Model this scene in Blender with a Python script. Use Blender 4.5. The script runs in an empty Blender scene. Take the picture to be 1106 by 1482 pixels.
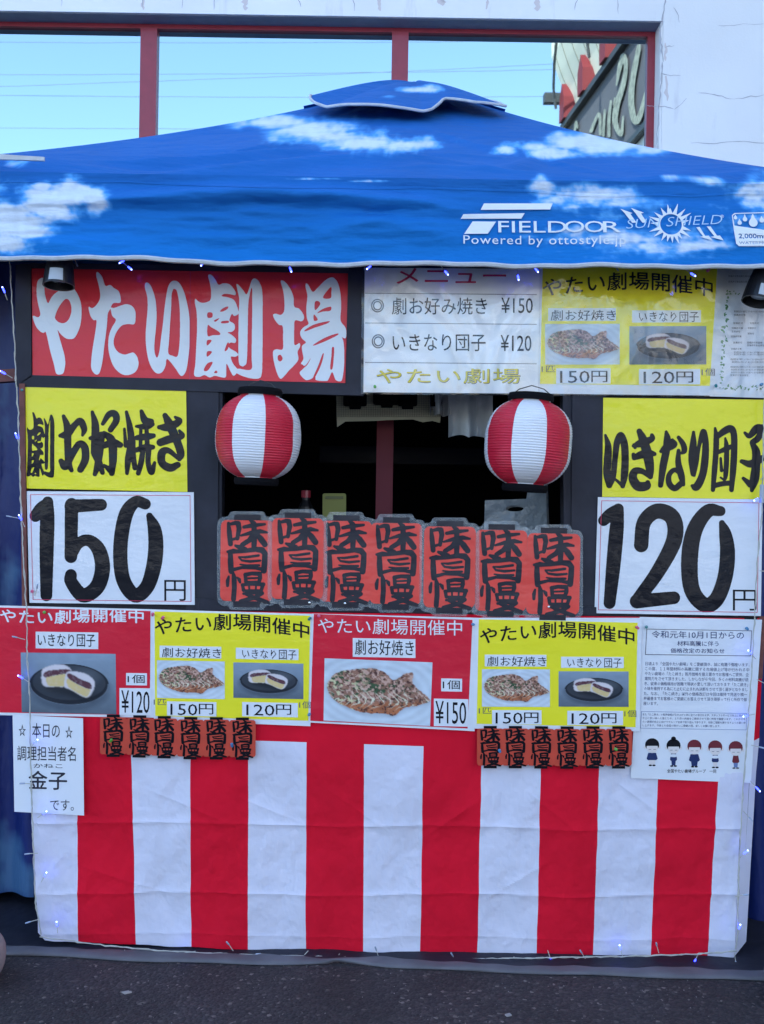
import bpy, math, random
import numpy as np
from mathutils import Matrix, Vector, noise as mnoise
random.seed(7); rng = np.random.default_rng(7)
C = bpy.context.scene.collection
R = math.radians
# ------------------------------------------------------------------ camera
FPX, CX, CY, CAMZ, ROLL = 1440.0, 553.0, 741.0, 1.19, R(0.9)
cam_d = bpy.data.cameras.new('camera'); cam = bpy.data.objects.new('camera', cam_d); C.objects.link(cam)
cam_d.sensor_fit = 'VERTICAL'; cam_d.sensor_height = 36.0; cam_d.lens = 36.0*FPX/1482.0
cam_d.clip_start = 0.05; cam_d.clip_end = 2000
cam.matrix_world = Matrix.Translation((0, 0, CAMZ)) @ Matrix.Rotation(R(90), 4, 'X') @ Matrix.Rotation(ROLL, 4, 'Z')
bpy.context.scene.camera = cam
# ------------------------------------------------------------------ sky, sun, exposure
SUN_EL, SUN_AZ = R(42), R(-28)          # azimuth from +Y (behind the building), negative to the left
w = bpy.data.worlds.new('World'); bpy.context.scene.world = w; w.use_nodes = True
nt = w.node_tree; nt.nodes.clear()
sky = nt.nodes.new('ShaderNodeTexSky'); sky.sky_type = 'NISHITA'; sky.sun_disc = False
sky.sun_elevation = SUN_EL; sky.sun_rotation = SUN_AZ
sky.air_density = 1.0; sky.dust_density = 0.8; sky.ozone_density = 2.6
bg = nt.nodes.new('ShaderNodeBackground'); bg.inputs[1].default_value = 0.15
wo = nt.nodes.new('ShaderNodeOutputWorld')
nt.links.new(sky.outputs[0], bg.inputs[0]); nt.links.new(bg.outputs[0], wo.inputs[0])
sun_d = bpy.data.lights.new('sun', 'SUN'); sun_d.energy = 2.6; sun_d.angle = R(0.5); sun_d.color = (1, .95, .86)
sun = bpy.data.objects.new('sun', sun_d); C.objects.link(sun)
sv = Vector((math.sin(SUN_AZ)*math.cos(SUN_EL), math.cos(SUN_AZ)*math.cos(SUN_EL), math.sin(SUN_EL)))
sun.rotation_euler = sv.to_track_quat('Z', 'Y').to_euler()
vs = bpy.context.scene.view_settings
bpy.context.scene.display_settings.display_device = 'sRGB'
vs.view_transform = 'Standard'; vs.look = 'None'; vs.gamma = 1; vs.use_curve_mapping = False
vs.exposure = 2.1

# ------------------------------------------------------------------ place helpers
FD = 2.70                                 # distance of the stall front
cr, sr = math.cos(ROLL), math.sin(ROLL)
def P(px, py, D=FD):
    dx = np.asarray(px, float)-CX; dy = np.asarray(py, float)-CY
    X = (dx*cr + dy*sr)/FPX*D; Z = CAMZ + (dx*sr - dy*cr)/FPX*D
    return np.stack([X, np.broadcast_to(np.asarray(D, float), X.shape), Z], -1)
def F(px, py, off=0.0):                   # a point of the stall front, off metres proud of it
    p = P(px, py, FD); p[..., 1] -= off
    return p

# ------------------------------------------------------------------ object helpers
def tag(o, label=None, cat=None, group=None, kind=None):
    if label: o['label'] = label
    if cat: o['category'] = cat
    if group: o['group'] = group
    if kind: o['kind'] = kind
    return o
def thing(name, label, cat, loc, group=None, kind=None):
    o = bpy.data.objects.new(name, None); C.objects.link(o); o.location = tuple(float(a) for a in loc)
    o.empty_display_size = .05
    return tag(o, label, cat, group, kind)
def origin_of(o):
    v = Vector((0, 0, 0))
    while o is not None: v += Vector(o.location); o = o.parent
    return np.array(v)
def obj(name, verts, faces, mat, parent=None, fm=None, col=None, smooth=False, label=None, base=None):
    verts = np.asarray(verts, float).reshape(-1, 3)
    org = origin_of(parent) if parent is not None else (np.array(base, float) if base is not None else np.zeros(3))
    me = bpy.data.meshes.new(name); me.from_pydata((verts-org).tolist(), [], faces if isinstance(faces, list) else faces.tolist())
    for m in (mat if isinstance(mat, (list, tuple)) else [mat]): me.materials.append(m)
    if fm is not None: me.polygons.foreach_set('material_index', np.asarray(fm, np.int32))
    if col is not None:
        a = me.color_attributes.new('Col', 'FLOAT_COLOR', 'POINT')
        c = np.ones((len(verts), 4), np.float32); c[:, :3] = np.asarray(col).reshape(-1, 3); a.data.foreach_set('color', c.ravel())
    if smooth: me.polygons.foreach_set('use_smooth', np.ones(len(me.polygons), bool))
    me.update()
    o = bpy.data.objects.new(name, me); C.objects.link(o)
    if parent is not None: o.parent = parent
    elif base is not None: o.location = tuple(base)
    if label: o['label'] = label
    return o
def grid_faces(nu, nv):                   # verts indexed [v*nu+u]
    i = np.arange(nv-1)[:, None]*nu + np.arange(nu-1)[None, :]
    return np.stack([i, i+nu, i+nu+1, i+1], -1).reshape(-1, 4)
class Geo:
    def __init__(s): s.v = []; s.f = []; s.n = 0
    def add(s, v, f):
        v = np.asarray(v, float).reshape(-1, 3); s.v.append(v)
        s.f += [tuple(int(i)+s.n for i in q) for q in f]; s.n += len(v); return s
    def box(s, a, b):
        (x0, y0, z0), (x1, y1, z1) = a, b
        v = [(x, y, z) for z in (z0, z1) for y in (y0, y1) for x in (x0, x1)]
        return s.add(v, [(0, 2, 3, 1), (4, 5, 7, 6), (0, 1, 5, 4), (2, 6, 7, 3), (0, 4, 6, 2), (1, 3, 7, 5)])
    def prism(s, front, back):            # two matching rings, filled
        n = len(front); v = list(front)+list(back)
        f = [tuple(range(n)), tuple(range(2*n-1, n-1, -1))]+[(i, i+n, (i+1) % n+n, (i+1) % n) for i in range(n)]
        return s.add(v, f)
    def tube(s, pts, r, seg=6, cap=True):
        pts = [np.array(p, float) for p in pts]; n = len(pts); rr = r if hasattr(r, '__len__') else [r]*n
        vs_ = []; up = np.array([0.13, .27, .95])
        for i, p in enumerate(pts):
            t = pts[min(i+1, n-1)]-pts[max(i-1, 0)]; t /= (np.linalg.norm(t)+1e-12)
            u = np.cross(t, up); 
            if np.linalg.norm(u) < 1e-3: u = np.cross(t, [1, 0, 0])
            u /= np.linalg.norm(u); w_ = np.cross(t, u)
            for k in range(seg):
                a = 2*math.pi*k/seg; vs_.append(p+rr[i]*(math.cos(a)*u+math.sin(a)*w_))
        f = [(i*seg+k, i*seg+(k+1) % seg, (i+1)*seg+(k+1) % seg, (i+1)*seg+k) for i in range(n-1) for k in range(seg)]
        if cap: f += [tuple(range(seg-1, -1, -1)), tuple(range((n-1)*seg, n*seg))]
        return s.add(vs_, f)
    def lathe(s, prof, c, seg=24, axis=None):   # prof: (r, z)
        v = []
        M = Vector(axis).to_track_quat('Z', 'Y').to_matrix() if axis is not None else Matrix.Identity(3)
        for r, z in prof:
            for k in range(seg):
                a = 2*math.pi*k/seg; v.append(np.array(M @ Vector((r*math.cos(a), r*math.sin(a), z)))+np.array(c))
        n = len(prof)
        return s.add(v, [(i*seg+k, i*seg+(k+1) % seg, (i+1)*seg+(k+1) % seg, (i+1)*seg+k) for i in range(n-1) for k in range(seg)])
    def make(s, name, mat, parent=None, **k): return obj(name, np.concatenate(s.v), s.f, mat, parent, **k)

# ------------------------------------------------------------------ materials
def mat(name, col, rough=.6, coat=0, coat_rough=.1, metal=0, bump=(), bump2=None, var=0.0, var_scale=20, emit=None, attr=False, spec=.5, trans=0, sheen=0, dirt=None):
    m = bpy.data.materials.new(name); m.use_nodes = True; n = m.node_tree.nodes; l = m.node_tree.links
    b = n['Principled BSDF']; b.inputs['Base Color'].default_value = (*col, 1); b.inputs['Roughness'].default_value = rough
    b.inputs['Metallic'].default_value = metal; b.inputs['Coat Weight'].default_value = coat; b.inputs['Coat Roughness'].default_value = coat_rough
    b.inputs['Specular IOR Level'].default_value = spec; b.inputs['Sheen Weight'].default_value = sheen
    b.inputs['Transmission Weight'].default_value = trans
    g = n.new('ShaderNodeNewGeometry'); src = None
    if attr:
        a = n.new('ShaderNodeVertexColor'); a.layer_name = 'Col'; src = a.outputs[0]
    if var:
        t = n.new('ShaderNodeTexNoise'); t.inputs['Scale'].default_value = var_scale; t.inputs['Detail'].default_value = 5
        l.new(g.outputs['Position'], t.inputs['Vector'])
        r = n.new('ShaderNodeMapRange'); r.inputs[1].default_value = .3; r.inputs[2].default_value = .7
        r.inputs[3].default_value = 1-var; r.inputs[4].default_value = 1+var; l.new(t.outputs[0], r.inputs[0])
        mx = n.new('ShaderNodeMix'); mx.data_type = 'RGBA'; mx.blend_type = 'MULTIPLY'; mx.inputs[0].default_value = 1
        if src: l.new(src, mx.inputs[6])
        else: mx.inputs[6].default_value = (*col, 1)
        l.new(r.outputs[0], mx.inputs[7]); src = mx.outputs[2]
    if dirt:                              # (colour, scale, threshold, amount, stretch)
        dc, ds, dt, da, st = dirt
        mp = n.new('ShaderNodeMapping'); mp.inputs['Scale'].default_value = st; l.new(g.outputs['Position'], mp.inputs[0])
        t = n.new('ShaderNodeTexNoise'); t.inputs['Scale'].default_value = ds; t.inputs['Detail'].default_value = 6; t.inputs['Roughness'].default_value = .65
        l.new(mp.outputs[0], t.inputs['Vector'])
        r = n.new('ShaderNodeMapRange'); r.inputs[1].default_value = dt; r.inputs[2].default_value = dt+.14; r.inputs[3].default_value = 0; r.inputs[4].default_value = da
        l.new(t.outputs[0], r.inputs[0])
        mx = n.new('ShaderNodeMix'); mx.data_type = 'RGBA'; l.new(r.outputs[0], mx.inputs[0])
        if src: l.new(src, mx.inputs[6])
        else: mx.inputs[6].default_value = (*col, 1)
        mx.inputs[7].default_value = (*dc, 1); src = mx.outputs[2]
    if src: l.new(src, b.inputs['Base Color'])
    prev = None
    for (sc, dist, stf, *st) in bump:
        t = n.new('ShaderNodeTexNoise'); t.inputs['Scale'].default_value = sc; t.inputs['Detail'].default_value = 4
        if st:
            mp = n.new('ShaderNodeMapping'); mp.inputs['Scale'].default_value = st[0]; mp.inputs['Rotation'].default_value = st[1] if len(st) > 1 else (0, 0, 0)
            l.new(g.outputs['Position'], mp.inputs[0]); l.new(mp.outputs[0], t.inputs['Vector'])
        else: l.new(g.outputs['Position'], t.inputs['Vector'])
        bn = n.new('ShaderNodeBump'); bn.inputs['Strength'].default_value = stf; bn.inputs['Distance'].default_value = dist
        l.new(t.outputs[0], bn.inputs['Height'])
        if prev: l.new(prev, bn.inputs['Normal'])
        prev = bn.outputs[0]
    if prev: l.new(prev, b.inputs['Normal']); l.new(prev, b.inputs['Coat Normal'])
    if emit: b.inputs['Emission Color'].default_value = (*emit[0], 1); b.inputs['Emission Strength'].default_value = emit[1]
    return m
LAM = [(5, .012, .5, (1, 1, 2.0), (0, .6, 0)), (22, .0022, .5)]           # the soft waves of laminated paper
def lam(name, col, **k):
    a = dict(rough=.5, coat=.38, coat_rough=.07, bump=LAM, spec=.25); a.update(k); return mat(name, col, **a)
M = {}
M['white'] = lam('laminated_white', (.74, .76, .80))
M['white2'] = lam('shade_lifted_laminated_white', (.88, .89, .90))  # brighter copy of the laminated white, offsets the shade under the valance
M['yellow'] = lam('laminated_yellow', (.86, .77, .020))
M['red'] = lam('laminated_red', (.66, .008, .032), coat=.25)
M['black'] = lam('printed_black', (.006, .006, .010), coat=.2, spec=.15)
M['grey_ink'] = lam('printed_grey', (.10, .10, .12))
M['blue_ink'] = lam('printed_blue', (.16, .22, .42))
M['pink_ink'] = lam('printed_pink', (.60, .03, .10))
M['yellow_ink'] = lam('printed_ochre', (.72, .60, .03))
M['green_ink'] = lam('printed_green', (.10, .26, .10))
M['sky_ink'] = lam('printed_navy', (.015, .032, .12))
M['skin_ink'] = lam('printed_skin', (.74, .68, .66))
M['hair_ink'] = lam('printed_brown', (.16, .02, .03))
M['photo'] = lam('printed_photo', (1, 1, 1), attr=True)
M['banner_red'] = lam('banner_red', (.70, .022, .036), coat=.25, bump=[(5, .012, .6, (1, 1, 2.0), (0, .6, 0)), (60, .0016, .7)])
M['banner_white'] = lam('banner_white', (.72, .74, .76), bump=[(5, .012, .6, (1, 1, 2.0), (0, .6, 0)), (60, .0016, .7)])
M['plain_paper'] = mat('plain_paper', (.74, .76, .80), .75, bump=[(9, .004, .4)])
M['plain_ink'] = mat('plain_ink', (.015, .015, .03), .7)
M['board'] = mat('dark_board', (.018, .018, .028), .6, spec=.3, var=.35, var_scale=9, bump=[(30, .003, .5, (8, 8, .6))], dirt=((.10, .09, .10), 60, .68, .5, (1, 1, 1)))
M['board2'] = mat('charcoal_panel', (.026, .026, .037), .65, spec=.3, var=.25, var_scale=12, bump=[(60, .001, .5)], dirt=((.02, .02, .02), 90, .64, .6, (1, 1, 1)))
M['inside'] = mat('black_interior', (.004, .004, .006), .9, spec=.1)  # near black: the shade inside the stall put into the colour
M['curtain_white'] = mat('cotton_white', (.66, .65, .75), .85, var=.05, var_scale=6, bump=[(7, .012, .45, (1, 1, 1.6), (0, .5, 0)), (900, .0004, .4)], sheen=.1)
M['curtain_red'] = mat('cotton_red', (.68, .008, .028), .9, spec=.12, var=.07, var_scale=6, bump=[(7, .012, .45, (1, 1, 1.6), (0, .5, 0)), (900, .0004, .4)])
M['lantern_red'] = mat('lantern_red', (.58, .008, .035), .5, coat=.2)
M['lantern_white'] = mat('lantern_white', (.74, .75, .78), .5, coat=.2)
M['black_plastic'] = mat('black_plastic', (.010, .010, .013), .35)
M['lan_red'] = lam('lantern_card_red', (.78, .062, .045), coat=.5, coat_rough=.25, var=.08, var_scale=14)
M['lan_red2'] = mat('lantern_card_orange_red', (.56, .050, .022), .6, var=.1, var_scale=30)
M['lan_ink'] = lam('lantern_card_ink', (.018, .018, .028), coat=.25, spec=.2, coat_rough=.25)
M['lan_ink2'] = mat('lantern_card_black', (.006, .005, .008), .8, spec=.15)
M['canopy'] = mat('canopy_cloth', (1, 1, 1), .8, attr=True, spec=.2, bump=[(4.5, .05, .6, (.5, 1, 2.4), (0, .2, 0)), (16, .010, .6, (.6, 1, 1.8)), (11, .012, .5, (1, 1, 1), (0, .8, 0)), (700, .0003, .3)], dirt=((.05, .07, .12), 7, .60, .16, (1, 1, 1)))
M['canopy_white'] = mat('canopy_white_print', (.72, .76, .80), .6)
M['canopy_pale'] = mat('canopy_pale_print', (.42, .62, .80), .6)
M['trim'] = mat('canopy_binding', (.50, .52, .55), .6, var=.1, var_scale=40)
M['tarp'] = mat('navy_tarp', (1, 1, 1), .5, attr=True, bump=[(5, .03, .6, (2.5, 1, .5)), (30, .004, .5)])
M['steel'] = mat('tent_steel', (.35, .36, .38), .35, metal=.9)
M['rust'] = mat('brown_wood', (.16, .05, .04), .7, var=.3, var_scale=30)
M['cable'] = mat('clear_cable', (.48, .47, .42), .4)
M['bulb_on'] = mat('blue_led', (.05, .06, .8), .2, emit=((.015, .025, 1), 4.5))
M['bulb_core'] = mat('led_core', (.6, .7, 1), .2, emit=((.25, .35, 1), 3.2))
M['bulb_off'] = mat('led_off', (.35, .42, .55), .15, coat=1)
M['wall'] = mat('painted_wall', (.86, .85, .84), .8, var=.05, var_scale=1.5, bump=[(6, .01, .3), (90, .002, .4)], dirt=((.55, .52, .54), 3.0, .60, .4, (2.6, 1, .55)))
M['crack'] = mat('crack_dark', (.46, .44, .47), .9)
M['stain'] = mat('rust_stain', (.70, .62, .60), .9)
M['redframe'] = mat('red_window_frame', (.30, .018, .035), .45, coat=.3, var=.08)
M['soffit'] = mat('grey_soffit', (.20, .22, .27), .7, var=.08)
M['glass'] = mat('reflective_window_glass', (.46, .57, .57), .015, metal=1, bump=[(.9, .0012, .2)])
M['darkglass'] = mat('dark_lower_glass', (.008, .008, .012), .25, spec=.25)
M['net'] = mat('pale_net', (.50, .50, .38), .8)
M['cloth'] = mat('hanging_pale_cloth', (.62, .66, .70), .8, bump=[(12, .02, .7, (3, 1, .7))])
M['bag'] = mat('grey_plastic_bag', (.30, .34, .37), .35, coat=.4, bump=[(14, .03, .8)])
M['sticker'] = mat('sticker', (.42, .46, .50), .5)
M['wingsign'] = mat('grey_sign_band', (.115, .11, .13), .7, var=.08, var_scale=2)
M['wingletter'] = mat('weathered_white_letter', (.30, .31, .26), .7, var=.35, var_scale=14)
M['cream'] = mat('cream_cladding', (.82, .79, .66), .6, var=.06, var_scale=3)
M['seam'] = mat('cladding_seam', (.25, .24, .20), .8)
M['darkmetal'] = mat('dark_metal', (.035, .04, .045), .5)
M['cable_grey'] = mat('weathered_cable', (.16, .17, .19), .6)
M['redfin'] = mat('faded_red_fin', (.20, .012, .02), .6)
M['ring'] = mat('matt_black_ring', (.006, .006, .008), .9, spec=.1)
M['hem'] = mat('grey_hem', (.115, .11, .125), .7, var=.2, var_scale=12, bump=[(30, .004, .6)])
M['sheet'] = mat('dark_groundsheet', (.010, .010, .022), .7, var=.3, var_scale=10, bump=[(8, .02, .5)])
M['stone'] = mat('rounded_weight', (.30, .24, .24), .85, var=.12, var_scale=30, bump=[(60, .003, .5)])
M['stone2'] = mat('rounded_weight_pale', (.34, .36, .40), .85, var=.12, var_scale=30, bump=[(60, .003, .5)])
M['conc'] = mat('pole_concrete', (.35, .34, .32), .8)

def asphalt():
    m = mat('asphalt', (.05, .05, .055), .82); n = m.node_tree.nodes; l = m.node_tree.links; b = n['Principled BSDF']
    g = n.new('ShaderNodeNewGeometry')
    v = n.new('ShaderNodeTexVoronoi'); v.inputs['Scale'].default_value = 130; l.new(g.outputs['Position'], v.inputs['Vector'])
    sp = n.new('ShaderNodeSeparateColor'); l.new(v.outputs['Color'], sp.inputs[0])
    r = n.new('ShaderNodeValToRGB'); e = r.color_ramp.elements
    e[0].position = 0; e[0].color = (.019, .0155, .018, 1); e[1].position = 1; e[1].color = (.20, .17, .15, 1)
    for p, c in ((.55, (.031, .025, .028)), (.88, (.046, .037, .037)), (.975, (.062, .054, .052))):
        q = e.new(p); q.color = (*c, 1)
    l.new(sp.outputs[0], r.inputs[0])
    t = n.new('ShaderNodeTexNoise'); t.inputs['Scale'].default_value = 3.5; t.inputs['Detail'].default_value = 6; l.new(g.outputs['Position'], t.inputs['Vector'])
    mr = n.new('ShaderNodeMapRange'); mr.inputs[1].default_value = .3; mr.inputs[2].default_value = .7; mr.inputs[3].default_value = .7; mr.inputs[4].default_value = 1.35; l.new(t.outputs[0], mr.inputs[0])
    mx = n.new('ShaderNodeMix'); mx.data_type = 'RGBA'; mx.blend_type = 'MULTIPLY'; mx.inputs[0].default_value = 1
    l.new(r.outputs[0], mx.inputs[6]); l.new(mr.outputs[0], mx.inputs[7]); l.new(mx.outputs[2], b.inputs['Base Color'])
    bp = n.new('ShaderNodeBump'); bp.inputs['Distance'].default_value = .004; bp.inputs['Strength'].default_value = .8; bp.invert = True
    l.new(v.outputs['Distance'], bp.inputs['Height'])
    t2 = n.new('ShaderNodeTexNoise'); t2.inputs['Scale'].default_value = 60; l.new(g.outputs['Position'], t2.inputs['Vector'])
    b2 = n.new('ShaderNodeBump'); b2.inputs['Distance'].default_value = .006; b2.inputs['Strength'].default_value = .7
    l.new(t2.outputs[0], b2.inputs['Height']); l.new(bp.outputs[0], b2.inputs['Normal']); l.new(b2.outputs[0], b.inputs['Normal'])
    return m
M['asphalt'] = asphalt()
def film(name, tint, haze, rough, wrinkle):
    m = bpy.data.materials.new(name); m.use_nodes = True; n = m.node_tree.nodes; l = m.node_tree.links; n.clear()
    o = n.new('ShaderNodeOutputMaterial'); tr = n.new('ShaderNodeBsdfTransparent'); gl = n.new('ShaderNodeBsdfGlossy')
    gl.inputs['Roughness'].default_value = rough; gl.inputs['Color'].default_value = (1, 1, 1, 1)
    df = n.new('ShaderNodeBsdfDiffuse'); df.inputs[0].default_value = (*tint, 1)
    fr = n.new('ShaderNodeFresnel'); fr.inputs[0].default_value = 1.5
    g = n.new('ShaderNodeNewGeometry'); prev = None
    for sc, di, st, rot in wrinkle:
        mp = n.new('ShaderNodeMapping'); mp.inputs['Scale'].default_value = st; mp.inputs['Rotation'].default_value = rot; l.new(g.outputs['Position'], mp.inputs[0])
        t = n.new('ShaderNodeTexNoise'); t.inputs['Scale'].default_value = sc; t.inputs['Detail'].default_value = 3; t.inputs['Distortion'].default_value = .6
        l.new(mp.outputs[0], t.inputs['Vector'])
        bp = n.new('ShaderNodeBump'); bp.inputs['Distance'].default_value = di; bp.inputs['Strength'].default_value = 1; l.new(t.outputs[0], bp.inputs['Height'])
        if prev: l.new(prev, bp.inputs['Normal'])
        prev = bp.outputs[0]
    l.new(prev, gl.inputs['Normal']); l.new(prev, fr.inputs['Normal'])
    a = n.new('ShaderNodeMixShader'); a.inputs[0].default_value = haze; l.new(tr.outputs[0], a.inputs[1]); l.new(df.outputs[0], a.inputs[2])
    c = n.new('ShaderNodeMixShader'); l.new(fr.outputs[0], c.inputs[0]); l.new(a.outputs[0], c.inputs[1]); l.new(gl.outputs[0], c.inputs[2])
    l.new(c.outputs[0], o.inputs[0]); return m
M['film'] = film('clear_vinyl', (.7, .75, .8), .0, .04, [(3.2, .07, (1.3, 1, .8), (0, .7, 0)), (20, .004, (1, 1, .6), (0, -.5, 0))])
M['lamfilm'] = film('laminate_edge', (.36, .42, .46), .28, .25, [(30, .004, (1, 1, 1), (0, 0, 0))])

# ------------------------------------------------------------------ lettering engine
_cache = {}
def glyphs(text, bold=0.0, res=2, space=1.0):
    k = (text, bold, res, space)
    if k in _cache: return _cache[k]
    c = bpy.data.curves.new('lettering_source', 'FONT'); c.body = text; c.offset = bold; c.resolution_u = res; c.space_character = space
    o = bpy.data.objects.new('lettering_source', c); me = o.to_mesh()
    v = np.array([(q.co.x, q.co.y) for q in me.vertices]) if len(me.vertices) else np.zeros((0, 2))
    f = [tuple(p.vertices) for p in me.polygons]
    o.to_mesh_clear(); bpy.data.objects.remove(o); bpy.data.curves.remove(c)
    _cache[k] = (v, f); return v, f
def fit(v, x0, y0, x1, y1, slope=0., shear=0.):
    mn, mx = v.min(0), v.max(0); u = (v-mn)/(mx-mn+1e-9)
    px = x0+u[:, 0]*(x1-x0); py = y1+u[:, 1]*(y0-y1)
    py = py + slope*(px-x0); px = px - shear*(py-y1)
    return np.stack([px, py], 1)
def put(name, pv, f, m, parent, off, mapf=F):
    return obj(name, mapf(pv[:, 0], pv[:, 1], off), f, m, parent)
def T(parent, text, box, m, off, slope=.02, bold=0., name='lettering', mapf=F, shear=0., res=2, space=1.):
    if bold >= .01 and mapf is F: return brush_text(parent, text, box, m, off, slope, .36, 1.1, name=name, R_=8, space=space, shear=shear)
    if bold > 0 and mapf is F: bold = 0.
    v, f = glyphs(text, bold, res, space)
    pv = fit(v, *box, slope=slope, shear=shear)
    return put(name, pv, f, m, parent, off, mapf)
def blur(A, s):
    if s <= 0: return A
    r = int(3*s)+1; k = np.exp(-.5*(np.arange(-r, r+1)/s)**2); k /= k.sum()
    for ax in (0, 1):
        B = np.zeros_like(A); pad = [(0, 0), (0, 0)]; pad[ax] = (r, r); Q = np.pad(A, pad)
        for i, kk in enumerate(k): B += kk*(Q[i:i+A.shape[0]] if ax == 0 else Q[:, i:i+A.shape[1]])
        A = B
    return A
def raster_tris(A, V, Fs, val=1.):
    H, W = A.shape
    for f in Fs:
        for k in range(1, len(f)-1):
            a, b, c = V[f[0]], V[f[k]], V[f[k+1]]
            x0, x1 = int(max(0, min(a[0], b[0], c[0])-1)), int(min(W-1, max(a[0], b[0], c[0])+2))
            y0, y1 = int(max(0, min(a[1], b[1], c[1])-1)), int(min(H-1, max(a[1], b[1], c[1])+2))
            if x1 <= x0 or y1 <= y0: continue
            X, Y = np.meshgrid(np.arange(x0, x1), np.arange(y0, y1))
            e = lambda p, q: (q[0]-p[0])*(Y-p[1])-(q[1]-p[1])*(X-p[0])
            e0, e1, e2 = e(a, b), e(b, c), e(c, a)
            A[y0:y1, x0:x1][((e0 >= 0) & (e1 >= 0) & (e2 >= 0)) | ((e0 <= 0) & (e1 <= 0) & (e2 <= 0))] = val
def raster_poly(A, pts, val=1.):
    H, W = A.shape; pts = np.asarray(pts, float)
    x0, x1 = int(max(0, pts[:, 0].min())), int(min(W, pts[:, 0].max()+2)); y0, y1 = int(max(0, pts[:, 1].min())), int(min(H, pts[:, 1].max()+2))
    if x1 <= x0 or y1 <= y0: return
    X, Y = np.meshgrid(np.arange(x0, x1)+.01, np.arange(y0, y1)+.01); ins = np.zeros(X.shape, bool)
    for p, q in zip(pts, np.roll(pts, -1, 0)):
        if p[1] == q[1]: continue
        c = ((p[1] > Y) != (q[1] > Y)) & (X < (q[0]-p[0])*(Y-p[1])/(q[1]-p[1])+p[0]); ins ^= c
    A[y0:y1, x0:x1][ins] = val
def raster_stroke(A, pts, curve=True):
    H, W = A.shape; P3 = np.array(pts, float)
    if len(P3) > 2 and curve:                        # Catmull-Rom
        Q = np.vstack([2*P3[0]-P3[1], P3, 2*P3[-1]-P3[-2]]); out = []
        for i in range(1, len(Q)-2):
            for t in np.linspace(0, 1, 6, endpoint=False):
                a, b, c, d = Q[i-1:i+3]
                out.append(.5*((2*b)+(-a+c)*t+(2*a-5*b+4*c-d)*t*t+(-a+3*b-3*c+d)*t**3))
        out.append(P3[-1]); P3 = np.array(out)
    for p, q in zip(P3[:-1], P3[1:]):
        r = max(p[2], q[2])/2+2
        x0, x1 = int(max(0, min(p[0], q[0])-r)), int(min(W, max(p[0], q[0])+r)); y0, y1 = int(max(0, min(p[1], q[1])-r)), int(min(H, max(p[1], q[1])+r))
        if x1 <= x0 or y1 <= y0: continue
        X, Y = np.meshgrid(np.arange(x0, x1), np.arange(y0, y1)); d = q[:2]-p[:2]; L = (d**2).sum()+1e-9
        t = np.clip(((X-p[0])*d[0]+(Y-p[1])*d[1])/L, 0, 1)
        dist = np.hypot(X-p[0]-t*d[0], Y-p[1]-t*d[1]); A[y0:y1, x0:x1][dist <= (p[2]+(q[2]-p[2])*t)/2] = 1
def contours(A, L):
    H, W = A.shape; Bm = A >= L
    c = Bm[:-1, :-1]*1+Bm[:-1, 1:]*2+Bm[1:, 1:]*4+Bm[1:, :-1]*8
    tab = {1: [(3, 0)], 2: [(0, 1)], 3: [(3, 1)], 4: [(1, 2)], 5: [(3, 2), (1, 0)], 6: [(0, 2)], 7: [(3, 2)], 8: [(2, 3)], 9: [(2, 0)], 10: [(0, 3), (2, 1)], 11: [(2, 1)], 12: [(1, 3)], 13: [(1, 0)], 14: [(0, 3)]}
    nxt = {}
    def eid(y, x, e): return ((y, x, 0), (y, x+1, 1), (y+1, x, 0), (y, x, 1))[e]
    ys, xs = np.nonzero((c > 0) & (c < 15))
    for y, x in zip(ys.tolist(), xs.tolist()):
        for a, b in tab[int(c[y, x])]: nxt[eid(y, x, a)] = eid(y, x, b)
    def pt(e):
        y, x, k = e
        if k == 0: a, b = A[y, x], A[y, x+1]; return (x+(L-a)/(b-a), y)
        a, b = A[y, x], A[y+1, x]; return (x, y+(L-a)/(b-a))
    loops = []
    while nxt:
        s, e = nxt.popitem(); lp = [s]
        while e != s and e in nxt: lp.append(e); e = nxt.pop(e)
        if len(lp) > 6: loops.append(np.array([pt(q) for q in lp]))
    return loops
def simplify(p, tol):
    n = len(p); keep = np.zeros(n, bool); i0 = 0; i1 = int(np.argmax(((p-p[0])**2).sum(1))); keep[[i0, i1]] = True; st = [(i0, i1), (i1, n)]
    while st:
        a, b = st.pop()
        if b-a < 2: continue
        A_, B_ = p[a], p[b % n]; d = B_-A_; L = np.hypot(*d)+1e-9; q = p[a+1:b]-A_
        h = np.abs(q[:, 0]*d[1]-q[:, 1]*d[0])/L; k = int(np.argmax(h))
        if h[k] > tol: keep[a+1+k] = True; st += [(a, a+1+k), (a+1+k, b)]
    return p[keep]
def fill(loops):
    c = bpy.data.curves.new('lettering_source', 'CURVE'); c.dimensions = '2D'; c.fill_mode = 'BOTH'
    for lp in loops:
        s = c.splines.new('POLY'); s.points.add(len(lp)-1); s.points.foreach_set('co', np.hstack([lp, np.zeros((len(lp), 1)), np.ones((len(lp), 1))]).ravel()); s.use_cyclic_u = True
    o = bpy.data.objects.new('lettering_source', c); me = o.to_mesh()
    v = np.array([(q.co.x, q.co.y) for q in me.vertices]); f = [tuple(p.vertices) for p in me.polygons]
    o.to_mesh_clear(); bpy.data.objects.remove(o); bpy.data.curves.remove(c)
    return v, f
def ink(W, H, draw, smooth=1.2, level=.5, tol=.22):
    """draw(A) paints a mask of W x H cells; returns a filled 2D mesh in cell units."""
    A = np.zeros((H+12, W+12)); draw(A); A[:3] = 0; A[-3:] = 0; A[:, :3] = 0; A[:, -3:] = 0
    lp = [simplify(l_, tol) for l_ in contours(blur(A, smooth), level)]
    return fill([l_ for l_ in lp if len(l_) > 3])
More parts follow.
